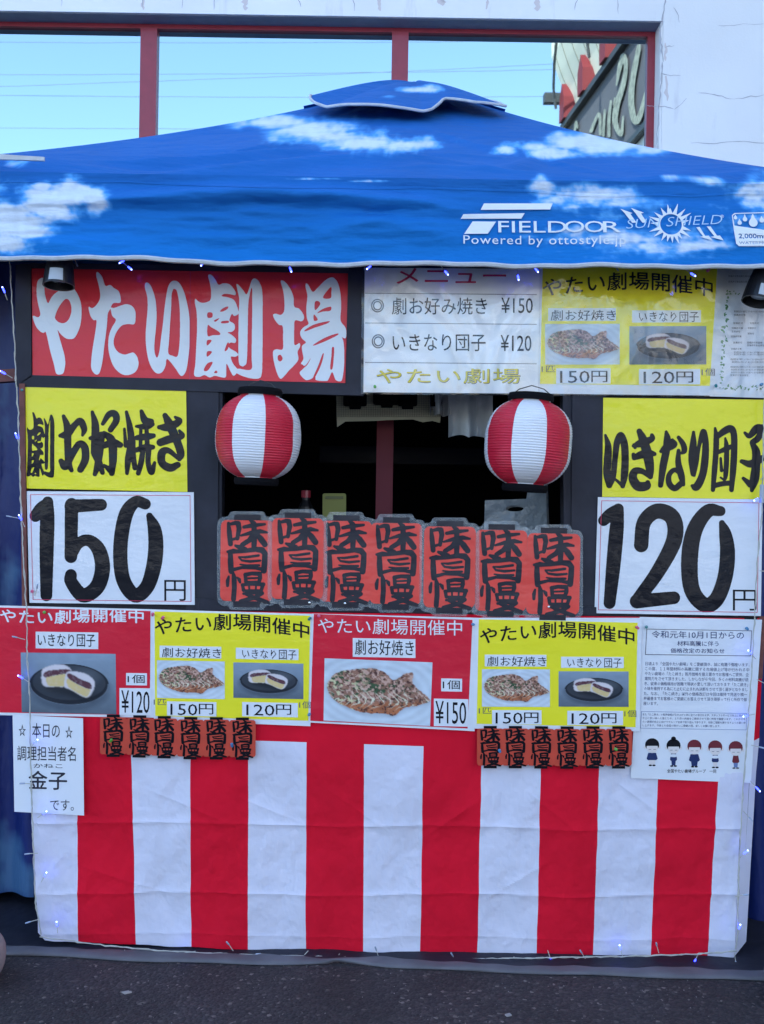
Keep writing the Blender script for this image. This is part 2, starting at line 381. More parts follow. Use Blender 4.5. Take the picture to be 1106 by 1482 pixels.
def spline_loop(pts, n=5):
    Q = np.array(pts, float); N = len(Q); out = []
    for i in range(N):
        a, b, c, d = Q[i-1], Q[i], Q[(i+1) % N], Q[(i+2) % N]
        for t in np.linspace(0, 1, n, endpoint=False):
            out.append(.5*((2*b)+(-a+c)*t+(2*a-5*b+4*c-d)*t*t+(-a+3*b-3*c+d)*t**3))
    return np.array(out)
def brush_text(parent, text, box, m, off, slope=.02, thick=.30, sm=1.5, warp=None, name='lettering', mapf=F, R_=4, space=1., chars=None, shear=0.):
    """font outlines swollen into brush lettering; warp(u) -> (dy, rotation) per place on the line"""
    x0, y0, x1, y1 = box; W, H = int((x1-x0)*R_), int((y1-y0)*R_)
    v, f = glyphs(text, 0, 3, space); q = fit(v, 6+sm*2, 6+sm*2, W-2-sm*2, H-2-sm*2)
    mv, mf = ink(W, H, lambda A: raster_tris(A, q, f), sm, thick)
    u = (mv-6)/R_; px = x0+u[:, 0]; py = y0+u[:, 1]
    if warp is not None: py = py+warp((px-x0)/(x1-x0))
    py = py+slope*(px-x0); px = px-shear*(py-y1)
    return put(name, np.stack([px, py], 1), mf, m, parent, off, mapf)

# hand-cut brush characters (crop units; scale and origin give photo pixels)
O1 = (30, 380, 4.424); O2 = (260, 380, 4.096)
BIG = {
'ya': (O1, [[(105,165),(112,120),(135,100),(152,108),(155,170),(160,215),(178,262),(200,225),(235,190),(290,165),(335,165),(365,200),(388,260),(392,330),(385,400),(365,455),(345,485),(320,492),(290,485),(255,455),(232,415),(219,372),(240,440),(262,520),(282,590),(288,640),(284,680),(272,713),(232,713),(215,650),(190,560),(165,450),(150,452),(125,440),(98,405),(80,350),(88,342),(105,350),(120,350),(129,330),(120,290),(108,230)]],
      [[(222,350),(240,300),(265,260),(290,235),(310,240),(324,270),(328,310),(318,350),(300,378),(275,390),(250,385),(232,372)]]),
'ta': (O1, [[(488,65),(500,65),(525,95),(545,150),(575,145),(600,165),(630,185),(642,225),(640,258),(600,260),(585,275),(575,300),(560,330),(555,400),(545,480),(535,560),(525,640),(510,700),(495,718),(475,712),(455,680),(455,620),(465,540),(478,460),(488,375),(470,370),(450,345),(438,300),(440,283),(450,290),(465,292),(490,270),(510,232),(510,190),(500,140),(487,90)],
      [(580,290),(600,292),(640,278),(680,268),(715,280),(735,310),(738,350),(730,395),(690,395),(650,405),(620,440),(602,480),(598,520),(610,555),(635,580),(670,590),(700,582),(725,578),(748,605),(757,650),(745,690),(720,712),(680,722),(640,710),(600,670),(575,610),(563,540),(568,470),(585,420),(612,370),(590,345),(580,310)]], []),
'i': (O1, [[(800,135),(815,130),(835,150),(855,200),(868,260),(872,340),(868,420),(860,500),(858,560),(866,600),(878,608),(890,570),(900,490),(912,400),(920,320),(930,240),(945,160),(965,125),(990,118),(1015,130),(1040,170),(1060,230),(1078,320),(1085,420),(1083,520),(1075,610),(1062,690),(1040,725),(1020,720),(990,675),(940,618),(930,660),(910,700),(880,712),(850,690),(825,640),(808,560),(802,470),(808,380),(815,290),(812,220),(798,165)]],
      [[(985,170),(1000,180),(1012,230),(1020,300),(1022,400),(1020,500),(1012,580),(1000,605),(975,598),(947,580),(952,500),(958,400),(965,300),(968,210),(978,175)]]),
'geki': (O2, [[(170,78),(190,75),(215,105),(232,133),(262,124),(300,132),(330,170),(332,195),(305,190),(268,187),(250,200),(290,208),(325,225),(345,270),(350,305),(325,318),(312,305),(300,330),(298,348),(325,365),(328,395),(310,412),(285,415),(310,430),(335,455),(330,478),(305,475),(290,490),(300,510),(335,530),(348,548),(330,560),(305,560),(318,600),(345,635),(340,655),(320,672),(300,640),(280,600),(278,640),(275,680),(245,680),(210,672),(180,682),(150,668),(120,678),(88,668),(95,600),(100,500),(105,400),(103,300),(92,240),(95,215),(110,230),(135,240),(165,235),(185,220),(188,170),(180,120)],
      [(338,130),(352,135),(378,165),(398,190),(415,150),(430,105),(450,96),(475,120),(492,180),(493,350),(492,560),(488,660),(470,688),(410,685),(345,660),(335,640),(350,630),(425,635),(428,560),(430,400),(432,250),(430,150),(415,200),(408,260),(405,400),(400,580),(385,612),(370,615),(352,590),(350,450),(352,300),(355,220),(345,170)]],
      [[(168,298),(195,300),(195,325),(168,328)],[(168,372),(190,385),(235,412),(240,430),(200,432),(168,435)],[(240,290),(262,270),(290,262),(283,278),(255,292)],[(250,350),(290,346),(292,358),(252,362)],[(165,462),(192,463),(165,494)],[(165,528),(194,530),(165,560)],[(145,640),(165,600),(198,592),(170,640)],[(268,522),(282,482),(292,475),(290,508),(277,525)],[(205,655),(218,640),(226,655)],[(240,330),(205,345),(215,352)]]),
'ba': (O2, [[(600,112),(620,112),(650,145),(675,200),(680,262),(710,275),(735,310),(738,335),(722,350),(685,345),(680,400),(680,480),(690,490),(712,478),(715,500),(700,530),(705,575),(680,610),(650,640),(625,670),(600,690),(580,660),(560,590),(555,530),(575,515),(612,515),(614,450),(612,380),(590,370),(565,340),(555,310),(575,305),(600,312),(620,290),(622,230),(615,170)],
      [(750,125),(765,135),(790,175),(820,150),(860,110),(890,92),(915,92),(940,125),(955,190),(958,270),(955,345),(985,390),(988,440),(975,450),(935,425),(965,450),(975,500),(976,600),(965,690),(950,705),(925,695),(905,650),(885,690),(870,703),(810,698),(805,680),(770,695),(745,695),(712,655),(740,620),(720,600),(735,570),(725,500),(750,475),(725,450),(715,415),(735,385),(765,365),(755,330),(752,270),(758,200),(748,150)]],
      [[(583,555),(600,548),(612,570),(600,587),(585,580)],[(850,208),(897,146),(900,180),(895,213)],[(803,235),(825,231),(834,250),(804,284)],[(815,302),(850,276),(897,263),(894,287),(850,292)],[(797,308),(820,340),(797,346)],[(742,402),(800,368),(888,348),(872,364),(800,388),(750,408)],[(793,489),(860,448),(932,422),(938,431),(870,465),(805,491)],[(848,543),(855,548),(838,612),(802,684),(791,684),(820,618)],[(904,506),(917,508),(914,572),(907,630),(893,628),(900,560)],[(782,560),(745,612),(708,600),(735,612),(705,655),(742,622),(760,605)]]),
}
STROKES = {}
STROKES['right'] = ((860, 570, 4.496), [
 [(70,270,12),(88,340,30),(85,430,36),(80,520,34),(95,595,28)],[(98,598,22),(120,540,26),(132,430,26),(145,320,30),(170,270,30),(193,330,34),(198,430,34),(193,530,34),(182,600,22)],[(182,600,16),(150,570,14),(125,548,10)],
 [(290,245,26),(315,300,40),(345,400,46),(358,480,40),(362,540,24)],[(250,340,14),(300,322,36),(370,295,28),(372,270,18)],[(262,415,24),(300,398,36),(345,388,38),(388,392,20)],[(262,350,16),(252,330,10)],[(258,415,26),(252,395,18)],[(362,545,16),(310,505,26),(262,505,34),(248,550,40),(280,600,44),(335,600,40),(345,575,20)],
 [(465,248,14),(472,300,34),(465,370,34),(445,470,34),(428,595,24)],[(430,375,16),(470,350,38),(518,330,28),(505,300,14)],[(545,285,18),(575,330,26),(582,370,26),(565,388,12)],[(545,370,18),(543,450,28),(562,530,32),(576,590,18)],[(565,525,24),(520,495,22),(483,530,24),(485,585,28),(520,615,28),(560,585,28)],
 [(642,250,14),(640,330,32),(632,420,34),(640,520,26)],[(645,530,16),(662,450,18),(678,340,18),(705,247,26),(720,320,30),(716,430,34),(700,530,34),(662,605,36),(632,598,14)],
 [(782,225,12),(790,290,26),(786,400,26),(778,500,26),(768,625,20)],[(790,285,22),(840,245,32),(882,228,34),(903,260,30),(906,350,30),(900,480,30),(888,625,22)],[(775,598,24),(830,585,24),(892,580,24)],[(806,380,18),(845,362,24),(885,345,22)],[(848,290,10),(856,340,22),(856,440,24),(850,530,22),(842,560,10),(818,545,10)],[(818,420,12),(824,500,16)],
 [(975,255,14),(1005,275,24),(1050,228,36),(1085,220,30)],[(1090,230,24),(1060,290,30),(1025,315,26)],[(1020,320,20),(1048,380,38),(1046,480,40),(1036,560,42),(1020,628,18)],[(955,440,20),(1010,457,34),(1060,435,36),(1106,410,24)],[(965,550,16),(1010,590,30)]])
STROKES['left'] = ((20, 560, 4.096), [
 [(300,175,16),(322,240,30),(325,350,30),(330,450,28),(347,495,18)],[(280,290,16),(320,280,34),(368,225,26),(400,205,30),(422,250,26),(412,288,12)],[(285,440,22),(310,470,34),(345,410,30),(392,340,28),(425,360,32),(428,430,32),(400,490,28)],
 [(470,150,14),(488,230,32),(485,330,32),(478,390,24)],[(458,305,16),(500,300,34),(530,305,20)],[(525,285,28),(515,380,30),(500,470,28),(485,518,18)],[(480,400,22),(510,450,28),(530,508,20)],[(532,220,16),(568,165,26),(603,162,30),(612,200,28),(578,255,24)],[(540,275,20),(585,320,36),(592,420,34),(585,512,24)],[(530,352,22),(590,332,34),(636,345,24)],[(540,465,12),(575,492,28)],
 [(672,150,14),(692,240,26),(700,330,30),(682,430,28),(675,512,16)],[(660,250,12),(668,350,18)],[(718,320,12),(712,400,22),(722,480,22)],[(760,145,16),(782,200,32),(820,205,22)],[(730,235,12),(790,235,28),(825,222,20)],[(735,302,22),(790,296,30),(832,290,20)],[(730,375,20),(785,360,30),(828,358,20)],[(757,240,14),(755,350,16)],[(790,230,16),(795,350,22)],[(768,385,22),(758,450,24),(742,512,20)],[(803,375,24),(800,450,22),(820,505,26),(838,450,14)],
 [(900,170,22),(930,230,38),(970,320,34),(993,395,32),(985,428,20)],[(865,240,18),(920,238,36),(985,205,26),(960,180,12)],[(872,330,32),(930,310,34),(1000,292,24),(985,260,12)],[(985,430,16),(920,378,24),(882,392,34),(882,450,32),(930,480,34),(975,462,26)]])
AJI = [[(399,100,16),(404,150,26),(412,222,26)],[(402,108,14),(440,98,22),(456,102,28),(462,130,26),(452,190,20)],[(414,200,14),(452,186,14)],
 [(490,122,18),(540,112,24),(612,104,14)],[(474,172,12),(530,156,22),(585,146,24),(626,152,12)],[(524,78,14),(548,100,26),(552,170,30),(550,244,26)],[(546,160,20),(522,200,26),(482,226,24)],[(562,156,18),(590,190,32),(614,222,30)],
 [(442,232,14),(462,240,24),(500,250,20)],[(396,268,14),(430,262,22),(458,264,16),(500,248,14)],[(412,268,24),(414,330,30),(418,384,28)],[(418,272,16),(500,262,22),(560,252,26),(598,256,32),(616,276,28),(614,330,30),(610,378,30)],
 [(462,298,8),(500,300,14),(578,288,14)],[(462,300,8),(480,318,12),(530,324,15),(588,318,12)],[(470,342,8),(510,348,13),(582,346,13)],[(420,376,20),(480,360,16),(560,362,16),(608,370,22)],
 [(428,386,12),(436,420,26),(438,480,26),(434,546,26)],[(404,414,12),(398,440,20),(398,468,16)],[(456,420,10),(466,432,20),(472,448,12)],
 [(502,402,22),(540,394,20),(586,396,24),(590,420,20),(582,444,20)],[(502,402,20),(506,444,20)],[(508,424,11),(580,420,11)],[(508,446,14),(582,444,14)],
 [(484,462,16),(540,456,18),(608,458,22)],[(486,462,18),(492,494,18)],[(606,460,20),(596,494,18)],[(525,458,10),(526,492,10)],[(566,458,10),(564,492,10)],[(492,496,14),(598,494,14)],
 [(492,514,14),(550,508,18),(602,510,20),(560,536,24),(476,558,20)],[(506,516,16),(560,538,24),(632,562,20)]]
def draw_big(keys, orig, S):                 # masks several cut characters; orig photo px, S cells per px
    def d(A):
        for k in keys:
            (ox, oy, sc), outs, holes = BIG[k]
            tr = lambda pts: (spline_loop(pts)/sc+np.array([ox, oy])-np.array(orig))*S+6
            for q in outs: raster_poly(A, tr(q))
            for q in holes: raster_poly(A, tr(q), 0.)
    return d
def draw_strokes(strokes, org, orig, S, fat=1., curve=True):
    ox, oy, sc = org
    def d(A):
        for st in strokes:
            p = np.array(st, float); p[:, 0] = (p[:, 0]/sc+ox-orig[0])*S+6; p[:, 1] = (p[:, 1]/sc+oy-orig[1])*S+6; p[:, 2] = p[:, 2]/sc*S*fat
            raster_stroke(A, p, curve)
    return d

# ------------------------------------------------------------------ ground
obj('ground', [(-150, -150, 0), (150, -150, 0), (150, 150, 0), (-150, 150, 0)], [(0, 1, 2, 3)], M['asphalt'])['kind'] = 'structure'

# ------------------------------------------------------------------ building behind
WD, GD = 5.20, 5.33                         # wall face and glass distance
pz = lambda x, y, D: P(x, y, D)[2]
zt = pz(553, 24, WD); xr = P(959, 110, WD)[0]; sill = 2.05
bld = thing('building', 'white painted building with red framed mirror windows behind the blue canopy', 'building', (0, WD, 0))
g = Geo()
g.box((-12, WD, zt), (xr, WD+.4, 9.0)); g.box((xr, WD, 0), (9, WD+.4, 9.0)); g.box((-12, WD, 0), (-11.4, WD+.4, zt))
g.make('wall', M['wall'], bld)
Geo().box((-11.4, WD+.012, zt-.004), (xr-.004, GD+.05, zt-.001)).make('soffit', M['soffit'], bld)
Geo().box((-12, WD+.4, 8.9), (9, 16, 9.05)).make('roof', M['soffit'], bld)
Geo().box((-12.02, WD-.09, 9.0), (9.02, WD+.02, 9.25)).make('parapet', M['wall'], bld)
Geo().box((-11.4, GD-.02, zt-.028), (xr, GD+.02, zt-.004)).make('head_frame', M['redframe'], bld)
Geo().box((xr-.052, GD-.022, sill), (xr-.012, GD+.02, zt-.028)).make('side_frame', M['redframe'], bld)
Geo().box((xr-.0115, WD+.004, sill), (xr-.001, GD, zt-.004)).make('jamb', M['wall'], bld)
xm = [P(216.5, 110, GD)[0], P(579, 80, GD)[0]]; stp = xm[1]-xm[0]
edges = [-11.4]+[xm[0]-k*stp for k in range(6, 0, -1)]+[xm[0], xm[1]]+[xr-.05]
for i, x in enumerate(edges[1:-1]):
    Geo().box((x-.044, GD-.03, sill), (x+.044, GD+.02, zt-.028)).make('mullion', M['redframe'], bld)
for a, b in zip(edges[:-1], edges[1:]):
    v = [(a, GD, sill), (b, GD, sill), (b, GD, zt-.02), (a, GD, zt-.02)]
    obj('glass_pane', v, [(0, 1, 2, 3)], M['glass'], bld)
Geo().box((-11.4, GD-.02, 0), (xr, GD+.06, sill)).make('lower_facade', M['darkglass'], bld)
def ribbon(pts, wd, D=WD, off=.0015):
    pts = np.array(pts, float); v = []; f = []
    for i, p in enumerate(pts):
        t = pts[min(i+1, len(pts)-1)]-pts[max(i-1, 0)]; n_ = np.array([-t[1], t[0]])/(np.hypot(*t)+1e-9); ww = wd*(.5+.9*random.random())*(.35 if i in (0, len(pts)-1) else 1)
        for s in (-.5, .5): q = P(*(p+n_*s*ww), D); q[1] -= off; v.append(q)
    return v, [(2*i, 2*i+1, 2*i+3, 2*i+2) for i in range(len(pts)-1)]
def jag(a, b, n, amp, wander=.5):
    p = [np.array(a)+(np.array(b)-np.array(a))*i/n for i in range(n+1)]; d = np.array(b)-np.array(a); nn = np.array([-d[1], d[0]])/np.hypot(*d); o = 0; out = []
    for i, q in enumerate(p): o = o*wander+random.uniform(-amp, amp); out.append(q+nn*o)
    return out
for a, b, n, wd in [((963, -4), (956, 40), 7, 2.2), ((956, 40), (959, 90), 9, 1.7), ((959, 90), (954, 160), 12, 1.5), ((954, 160), (951, 215), 8, 1.2), ((962, 70), (976, 67), 4, 1), ((957, 106), (985, 110), 6, 1), ((953, 154), (975, 158), 5, 1), ((975, 158), (994, 142), 5, .9), ((1010, 135), (1062, 144), 9, 1.0), ((1062, 144), (1106, 138), 7, .9), ((1040, 38), (1106, 33), 9, .7), ((1000, 206), (1120, 206), 14, .8), ((975, 10), (984, 32), 5, .8), ((835, -5), (832, 15), 4, .8), ((893, -4), (894, 20), 4, .9), ((936, 152), (952, 154), 4, .8),
    ((430, -4), (436, 10), 4, 1), ((310, -3), (309, 14), 3, 1), ((207, -4), (207, 12), 3, 1.1), ((266, -4), (265, 12), 3, .8), ((90, -4), (88, 9), 3, .8), ((512, -4), (514, 16), 4, .8)]:
    v, f = ribbon(jag(a, b, n, 1.3), wd); obj('crack', v, f, M['crack'], bld)
for (x, y, wd, h) in [(963, 75, 5, 26), (965, 128, 6, 36), (207, 6, 6, 16), (355, 6, 9, 18), (550, 6, 8, 20), (778, 7, 9, 17), (705, 6, 5, 15), (640, 3, 12, 9)]:
    v, f = ribbon([(x+random.uniform(-1.5, 1.5), y-h/2+h*i/6) for i in range(7)], wd*.8, off=.0008); obj('stain', v, f, M['stain'], bld)

# ------------------------------------------------------------------ side wing seen mirrored in the right window
MIR = 2*GD
def Wg(D, z, out=0.): return np.array([4.22-.09*D-out, MIR-D, z])
def Wpx(px, py, out=0.):
    D = (4.22-out)/((px-CX)/FPX+.09); return Wg(D, CAMZ+(CY-py)/FPX*D, out)
wing = thing('building_wing', 'cream and grey side wing with big weathered letters, mirrored in the right window', 'building', tuple(Wg(11, 0)))
D0, D1 = 5.9, 15.7
def wslab(name, Da, Db, z0, z1, o0, o1, m, par=wing):
    a = [Wg(Da, z0, o0), Wg(Db, z0, o0), Wg(Db, z1, o0), Wg(Da, z1, o0)]; b = [Wg(Da, z0, o1), Wg(Db, z0, o1), Wg(Db, z1, o1), Wg(Da, z1, o1)]
    return Geo().prism(a, b).make(name, m, par)
wslab('wall', D0, D1, 0, 5.9, -.6, -.02, M['wall']); sb = wslab('sign_band', D0, D1-.05, 5.93, 7.24, -.5, 0, M['wingsign'])
wslab('rail', D0, D1, 7.24, 7.33, -.3, .09, M['darkmetal']); wslab('rail', D0, D1, 5.86, 5.93, -.3, .07, M['darkmetal'])
prof = [(-.10, 7.33), (-.05, 7.55), (.02, 7.8), (.14, 8.1), (.24, 8.4), (.25, 8.75), (.16, 9.1), (.02, 9.4), (-.6, 9.5), (-.6, 7.33)]
Geo().prism([Wg(D0, z, o) for o, z in prof], [Wg(D1, z, o) for o, z in prof]).make('cornice', M['cream'], wing)
for k in range(26):
    D = D0+.25+k*.375
    Geo().tube([Wg(D, z, o+.004) for o, z in prof[:8]], .006, 4).make('cladding_seam', M['seam'], wing)
Geo().tube([Wg(D0, 8.0, -.02), Wg(D1, 8.0, -.02)], .012, 4).make('cladding_seam', M['seam'], wing)
for D in (9.3, 10.35, 11.4, 12.45, 13.46, 14.5, 15.5):
    s = .13; ring = [(D-s, 7.33), (D+s, 7.33), (D+s, 7.66), (D, 7.90), (D-s, 7.66)]
    Geo().prism([Wg(d, z, .13) for d, z in ring], [Wg(d, z, -.3) for d, z in ring]).make('red_fin', M['redfin'], wing)
for D in (12.9, 14.6):
    Geo().tube([Wg(D+.5*math.sin(a), 8.35-1.0*a/1.57, .42-.1*(a/1.57)**2) for a in np.linspace(0, 1.57, 8)], .022, 5).make('hoop_bracket', M['darkmetal'], wing)
wslab('corner_cap', D1, D1+.12, 7.7, 7.85, -.1, .34, M['darkmetal']); wslab('end_cladding', D1, D1+.1, 5.9, 7.2, -.3, .10, M['cream'])
for st in [[(710,190,34),(690,300,44),(668,450,48),(665,580,50),(690,690,50),(725,650,44),(760,500,22)],[(565,450,14),(585,330,36),(608,255,40),(625,330,34),(610,450,40),(570,580,50),(560,700,46),(600,780,30),(612,660,14)],[(530,560,20),(518,680,26),(520,790,24)],[(555,540,16),(550,600,14)],[(490,620,18),(485,700,22),(482,790,22)],[(400,760,30),(430,680,22),(455,650,24),(462,780,22)],[(292,760,18),(300,700,18),(310,740,14)]]:
    mv, mf = ink(int(240*5), int(200*5), draw_strokes([st], (0, 0, 4.608), (0, 0), 5, .8), 1.5, .5, .5)
    pp = (mv-6)/5+np.array([760, 20]); a = np.array([Wpx(x, y, .03) for x, y in pp]); n = len(a); b = np.array([Wpx(x, y, .004) for x, y in pp])
    lpv = obj('letter', a, mf, M['wingletter'], sb)
# power lines and poles behind the viewer, mirrored in the windows
def vir(px, py, D): p = P(px, py, D); return np.array([p[0], MIR-D, p[2]])
pole_h = {}
for side, X in (('l', -19.5), ('r', 17.5)):
    pl = thing('utility_pole', ('concrete utility pole carrying wires on the viewer\'s left' if side == 'l' else 'concrete utility pole carrying wires on the viewer\'s right'), 'utility pole', (X, MIR-20, 0), 'utility poles behind the viewer')
    Geo().lathe([(.17, 0), (.11, 12.6), (0, 12.6)], (X, MIR-20, 0), 14).make('shaft', M['conc'], pl)
    for z in (12.1, 11.3, 10.6, 9.6, 8.9): Geo().box((X-.06, MIR-20.9, z-.05), (X+.06, MIR-19.1, z+.05)).make('crossarm', M['darkmetal'], pl)
for k, (x0, y0, x1, y1) in enumerate([(0, 66, 553, 61), (0, 113, 553, 105), (0, 143, 553, 141), (0, 190, 553, 186), (590, 103, 785, 94)]):
    a, b = vir(x0, y0, 20+.3*k), vir(x1, y1, 20+.3*k); d = (b-a)/(b[0]-a[0]); pts = []
    for X in np.linspace(-19.5, 17.5, 30): q = a+d*(X-a[0]); q[2] += .0022*(X-1)**2*.4; pts.append(q)
    tag(Geo().tube(pts, .0045, 4).make('power_cable', M['cable_grey'], base=tuple(pts[0])), 'thin power cable mirrored across the window glass, number %d from the top' % (k+1) if False else ['topmost thin power cable mirrored in the two left window panes', 'second thin power cable from the top mirrored in the left panes', 'third thin power cable from the top mirrored in the left panes', 'lowest thin power cable mirrored just above the canopy at left', 'thin power cable mirrored in the middle pane near the side wing'][k], 'cable', 'power cables mirrored in the windows')

far = thing('bounce_building', 'long pale building added unseen behind the viewer for bounce light and glare', 'building', (2, -34, 0))  # added out of view to bounce light and be mirrored in the sheets
Geo().box((-16, -44, 0), (18, -34, 6.2)).make('wall', mat('sunlit_render', (.78, .76, .72), .8, var=.05, var_scale=1), far)
Geo().box((-16.2, -44.2, 6.2), (18.2, -33.8, 6.5)).make('roof', M['darkmetal'], far)
for k in range(7):
    x = -13.5+k*4.4; f_ = Geo().box((x-1.2, -33.99, .9), (x+1.2, -33.93, 3.2)).make('window', M['darkmetal'], far); Geo().box((x-1.1, -33.93, 1.0), (x+1.1, -33.92, 3.1)).make('pane', M['darkglass'], f_)

# ------------------------------------------------------------------ canopy
def fbm(x, y, seed=0, oct=5):
    out = np.zeros(np.shape(x)); a = 1.; xx, yy = np.asarray(x, float), np.asarray(y, float)
    for o in range(oct):
        r = np.random.default_rng(seed*31+o); G = r.random((64, 64)); fx, fy = xx % 64, yy % 64
        i, j = np.floor(fx).astype(int), np.floor(fy).astype(int); u, v = fx-i, fy-j; u = u*u*(3-2*u); v = v*v*(3-2*v)
        g_ = lambda a_, b_: G[a_ % 64, b_ % 64]
        out += a*((g_(i, j)*(1-u)+g_(i+1, j)*u)*(1-v)+(g_(i, j+1)*(1-u)+g_(i+1, j+1)*u)*v-.5); a *= .5; xx = xx*2.03+7; yy = yy*2.03+3
    return out
CLOUDS = [(400,178,60,12,1),(455,192,70,16,1.1),(520,205,55,13,1.1),(590,211,50,10,1),(352,172,30,5,.6),
 (105,285,34,20,1.1),(70,300,40,22,1.1),(25,325,45,28,1.2),(140,290,20,17,1.1),(20,352,34,18,.9),(65,272,14,8,.9),
 (770,212,34,8,.9),(800,222,50,9,1),(838,205,44,13,1.2),(880,210,60,14,1.2),(935,215,40,10,.8),(735,217,18,6,1),(960,222,30,6,.5),
 (1000,259,40,4,.9),(1025,262,22,7,.9),(972,257,16,2,.9),
 (787,272,20,16,.9),(800,295,30,14,.8),(855,282,50,16,.9),(885,290,48,22,.8),(820,300,30,12,.7),(870,345,80,16,.7),(960,355,120,22,.75),(1060,345,80,30,.6),(1095,285,30,22,.95),(940,300,30,16,.5),
 (1170,300,80,40,1.1),(1290,250,70,30,1),(-150,300,120,34,1.1),(-250,240,80,20,1),(-80,250,40,12,.7),
 (130,206,12,3,.7),(110,203,18,2,.5),(22,236,20,6,.7),(450,259,34,1.6,.8),(540,262,40,1.5,.6),(650,262,30,1.2,.4),
 (608,130,30,5,1.1),(625,126,20,4,.8),(560,140,14,3,.7)]
def cloud_cols(px, py):
    d = np.zeros(px.shape)
    n1 = fbm(px/26, py/20, 3, 5); n2 = fbm(px/9, py/8, 5, 4)
    for cx, cy, rx, ry, s in CLOUDS:
        q = ((px-cx)/rx)**2+((py-cy)/ry)**2; d = np.maximum(d, s*np.exp(-q*.55))
    n3 = fbm(px/60+py/22, py/9, 7, 5); t = np.clip((d+.34*n1+.16*n2+.28*n3-.34)/.62, 0, 1)*np.clip(d*4, 0, 1); t = t*t*(3-2*t)
    hz = np.clip((py-255)/110, 0, 1)[..., None]
    blue = np.array([.010, .120, .41])*(1-hz)+np.array([.004, .165, .52])*hz  # valance bluer and brighter than the roof slope: fall of light put into colour
    blue = blue*(1+.14*fbm(px/120, py/60, 9, 3))[..., None]
    wh = np.array([.62, .70, .80])*(1+.12*n2)[..., None]; mid = np.array([.08, .34, .74])
    tt = t[..., None]; return np.where(tt < .4, blue+(mid-blue)*tt/.4, mid+(wh-mid)*(tt-.4)/.6)
XL, XR, YF, YB, PK = -1.56, 1.42, 2.55, 5.10, np.array([.10, 3.93, 2.893]); ZE = 2.045
can = thing('canopy_tent', 'blue pop-up canopy tent printed with white clouds and white lettering', 'canopy', (0, 3.9, 0))
def hemline(px): return np.interp(px, [-300, 0, 400, 1106, 1400], [366, 375, 385, 390, 392])+1.2*np.sin(px/37.)+.8*np.sin(px/13.+1)
def Vp(px, py, off=0.):                      # the hanging front of the canopy
    p = P(px, py, YF); X, Z = p[..., 0], p[..., 2]; h = np.clip((2.045-Z)/.25, 0, 1)
    w_ = .012*np.sin(X*9+1)*h+.006*np.sin(X*23+Z*8)*h+.050*fbm(X*1.8+9, Z*10+4, 11, 4)*np.sin(math.pi*np.clip(h, 0, 1)**.8)+.034*np.exp(-((h-.25-.06*np.sin(X*5))/.09)**2)*np.clip(np.sin(X*2.6+2.1)+.3, 0, 1)
    flat = np.clip((X-.10)/.12, 0, 1)*np.clip((h-.12)/.15, 0, 1); p[..., 1] = YF-.035*h-w_*(1-.72*flat)-off; return p
# sloping front roof panel
NU, NT = 520, 150
U, Tt = np.meshgrid(np.linspace(0, 1, NU), np.linspace(0, 1, NT))
def roof_pt(u, t, a, b, sag=.06, lift=0.):
    a, b = np.array(a), np.array(b); e = a+(b-a)*u[..., None]; p = e+(PK-e)*t[..., None]
    s = sag*4*t*(1-t)*(.75+.25*np.abs(2*u-1)); p[..., 2] += lift-s; return p
cFL, cFR, cBL, cBR = (XL, YF, ZE), (XR, YF, ZE), (XL, YB, ZE), (XR, YB, ZE)
def proj(p):
    X = p[..., 0]/p[..., 1]*FPX; Z = -(p[..., 2]-CAMZ)/p[..., 1]*FPX
    return CX+X*cr-Z*sr, CY+X*sr+Z*cr
def roof_wr(p, u, t):
    w_ = .016*np.sin(math.pi*np.clip(t*3.2, 0, 1))*np.sin(u*13+1.3)+.012*fbm(u*9+2, t*5+3, 21, 3)*np.clip(t*12, 0, 1)*np.clip((1-t)*6, 0, 1)
    p = p.copy(); p[..., 2] += w_*np.clip((1-np.abs(2*u-1))*8, 0, 1)
    for x0, y0, x1, y1, a, wd in FOLDS:
        d = np.array([x1-x0, y1-y0]); L2 = np.hypot(*d*np.array([2.9, 1.6])); X_, Y_ = (u-x0)*2.9, (t-y0)*1.6; dx, dy = d*np.array([2.9, 1.6])/L2
        s = (X_*dx+Y_*dy)/L2; p[..., 2] += 1.4*a*np.exp(-((X_*dy-Y_*dx)/(wd*.75))**2)*np.exp(-((s-.5)/.42)**4)
    lip = np.clip(1-t/.13, 0, 1)**2; p[..., 2] -= lip*(.036+.022*fbm(u*7, u*0+2, 31, 3)); a_, b_ = proj(p); yv = Vp(a_, b_)[..., 1]-.0012
    k = np.clip(1-t/.13, 0, 1)**3; p[..., 1] = p[..., 1]*(1-k)+yv*k; return p
FOLDS = [(.15, .05, .45, .30, .022, .035), (.30, .02, .62, .16, .024, .035), (.50, .10, .85, .04, .014, .045), (.60, .05, .75, .35, .012, .05), (.25, .12, .42, .55, .011, .04), (.58, .55, .78, .15, .011, .04), (.05, .02, .28, .10, .014, .04), (.45, .25, .70, .27, .010, .05), (.72, .02, .95, .12, .014, .04)]
pf = roof_wr(roof_pt(U, Tt, cFL, cFR), U, Tt); qx, qy = proj(pf)
obj('roof_panel', pf, grid_faces(NU, NT), M['canopy'], can, col=cloud_cols(qx, qy), smooth=True)
for a, b in ((cFR, cBR), (cBR, cBL), (cBL, cFL)):
    u2, t2 = np.meshgrid(np.linspace(0, 1, 60), np.linspace(0, 1, 30)); p2 = roof_pt(u2, t2, a, b)
    obj('roof_panel', p2, grid_faces(60, 30), M['canopy'], can, col=cloud_cols(p2[..., 0]*300+p2[..., 1]*170, 230+p2[..., 1]*40), smooth=True)
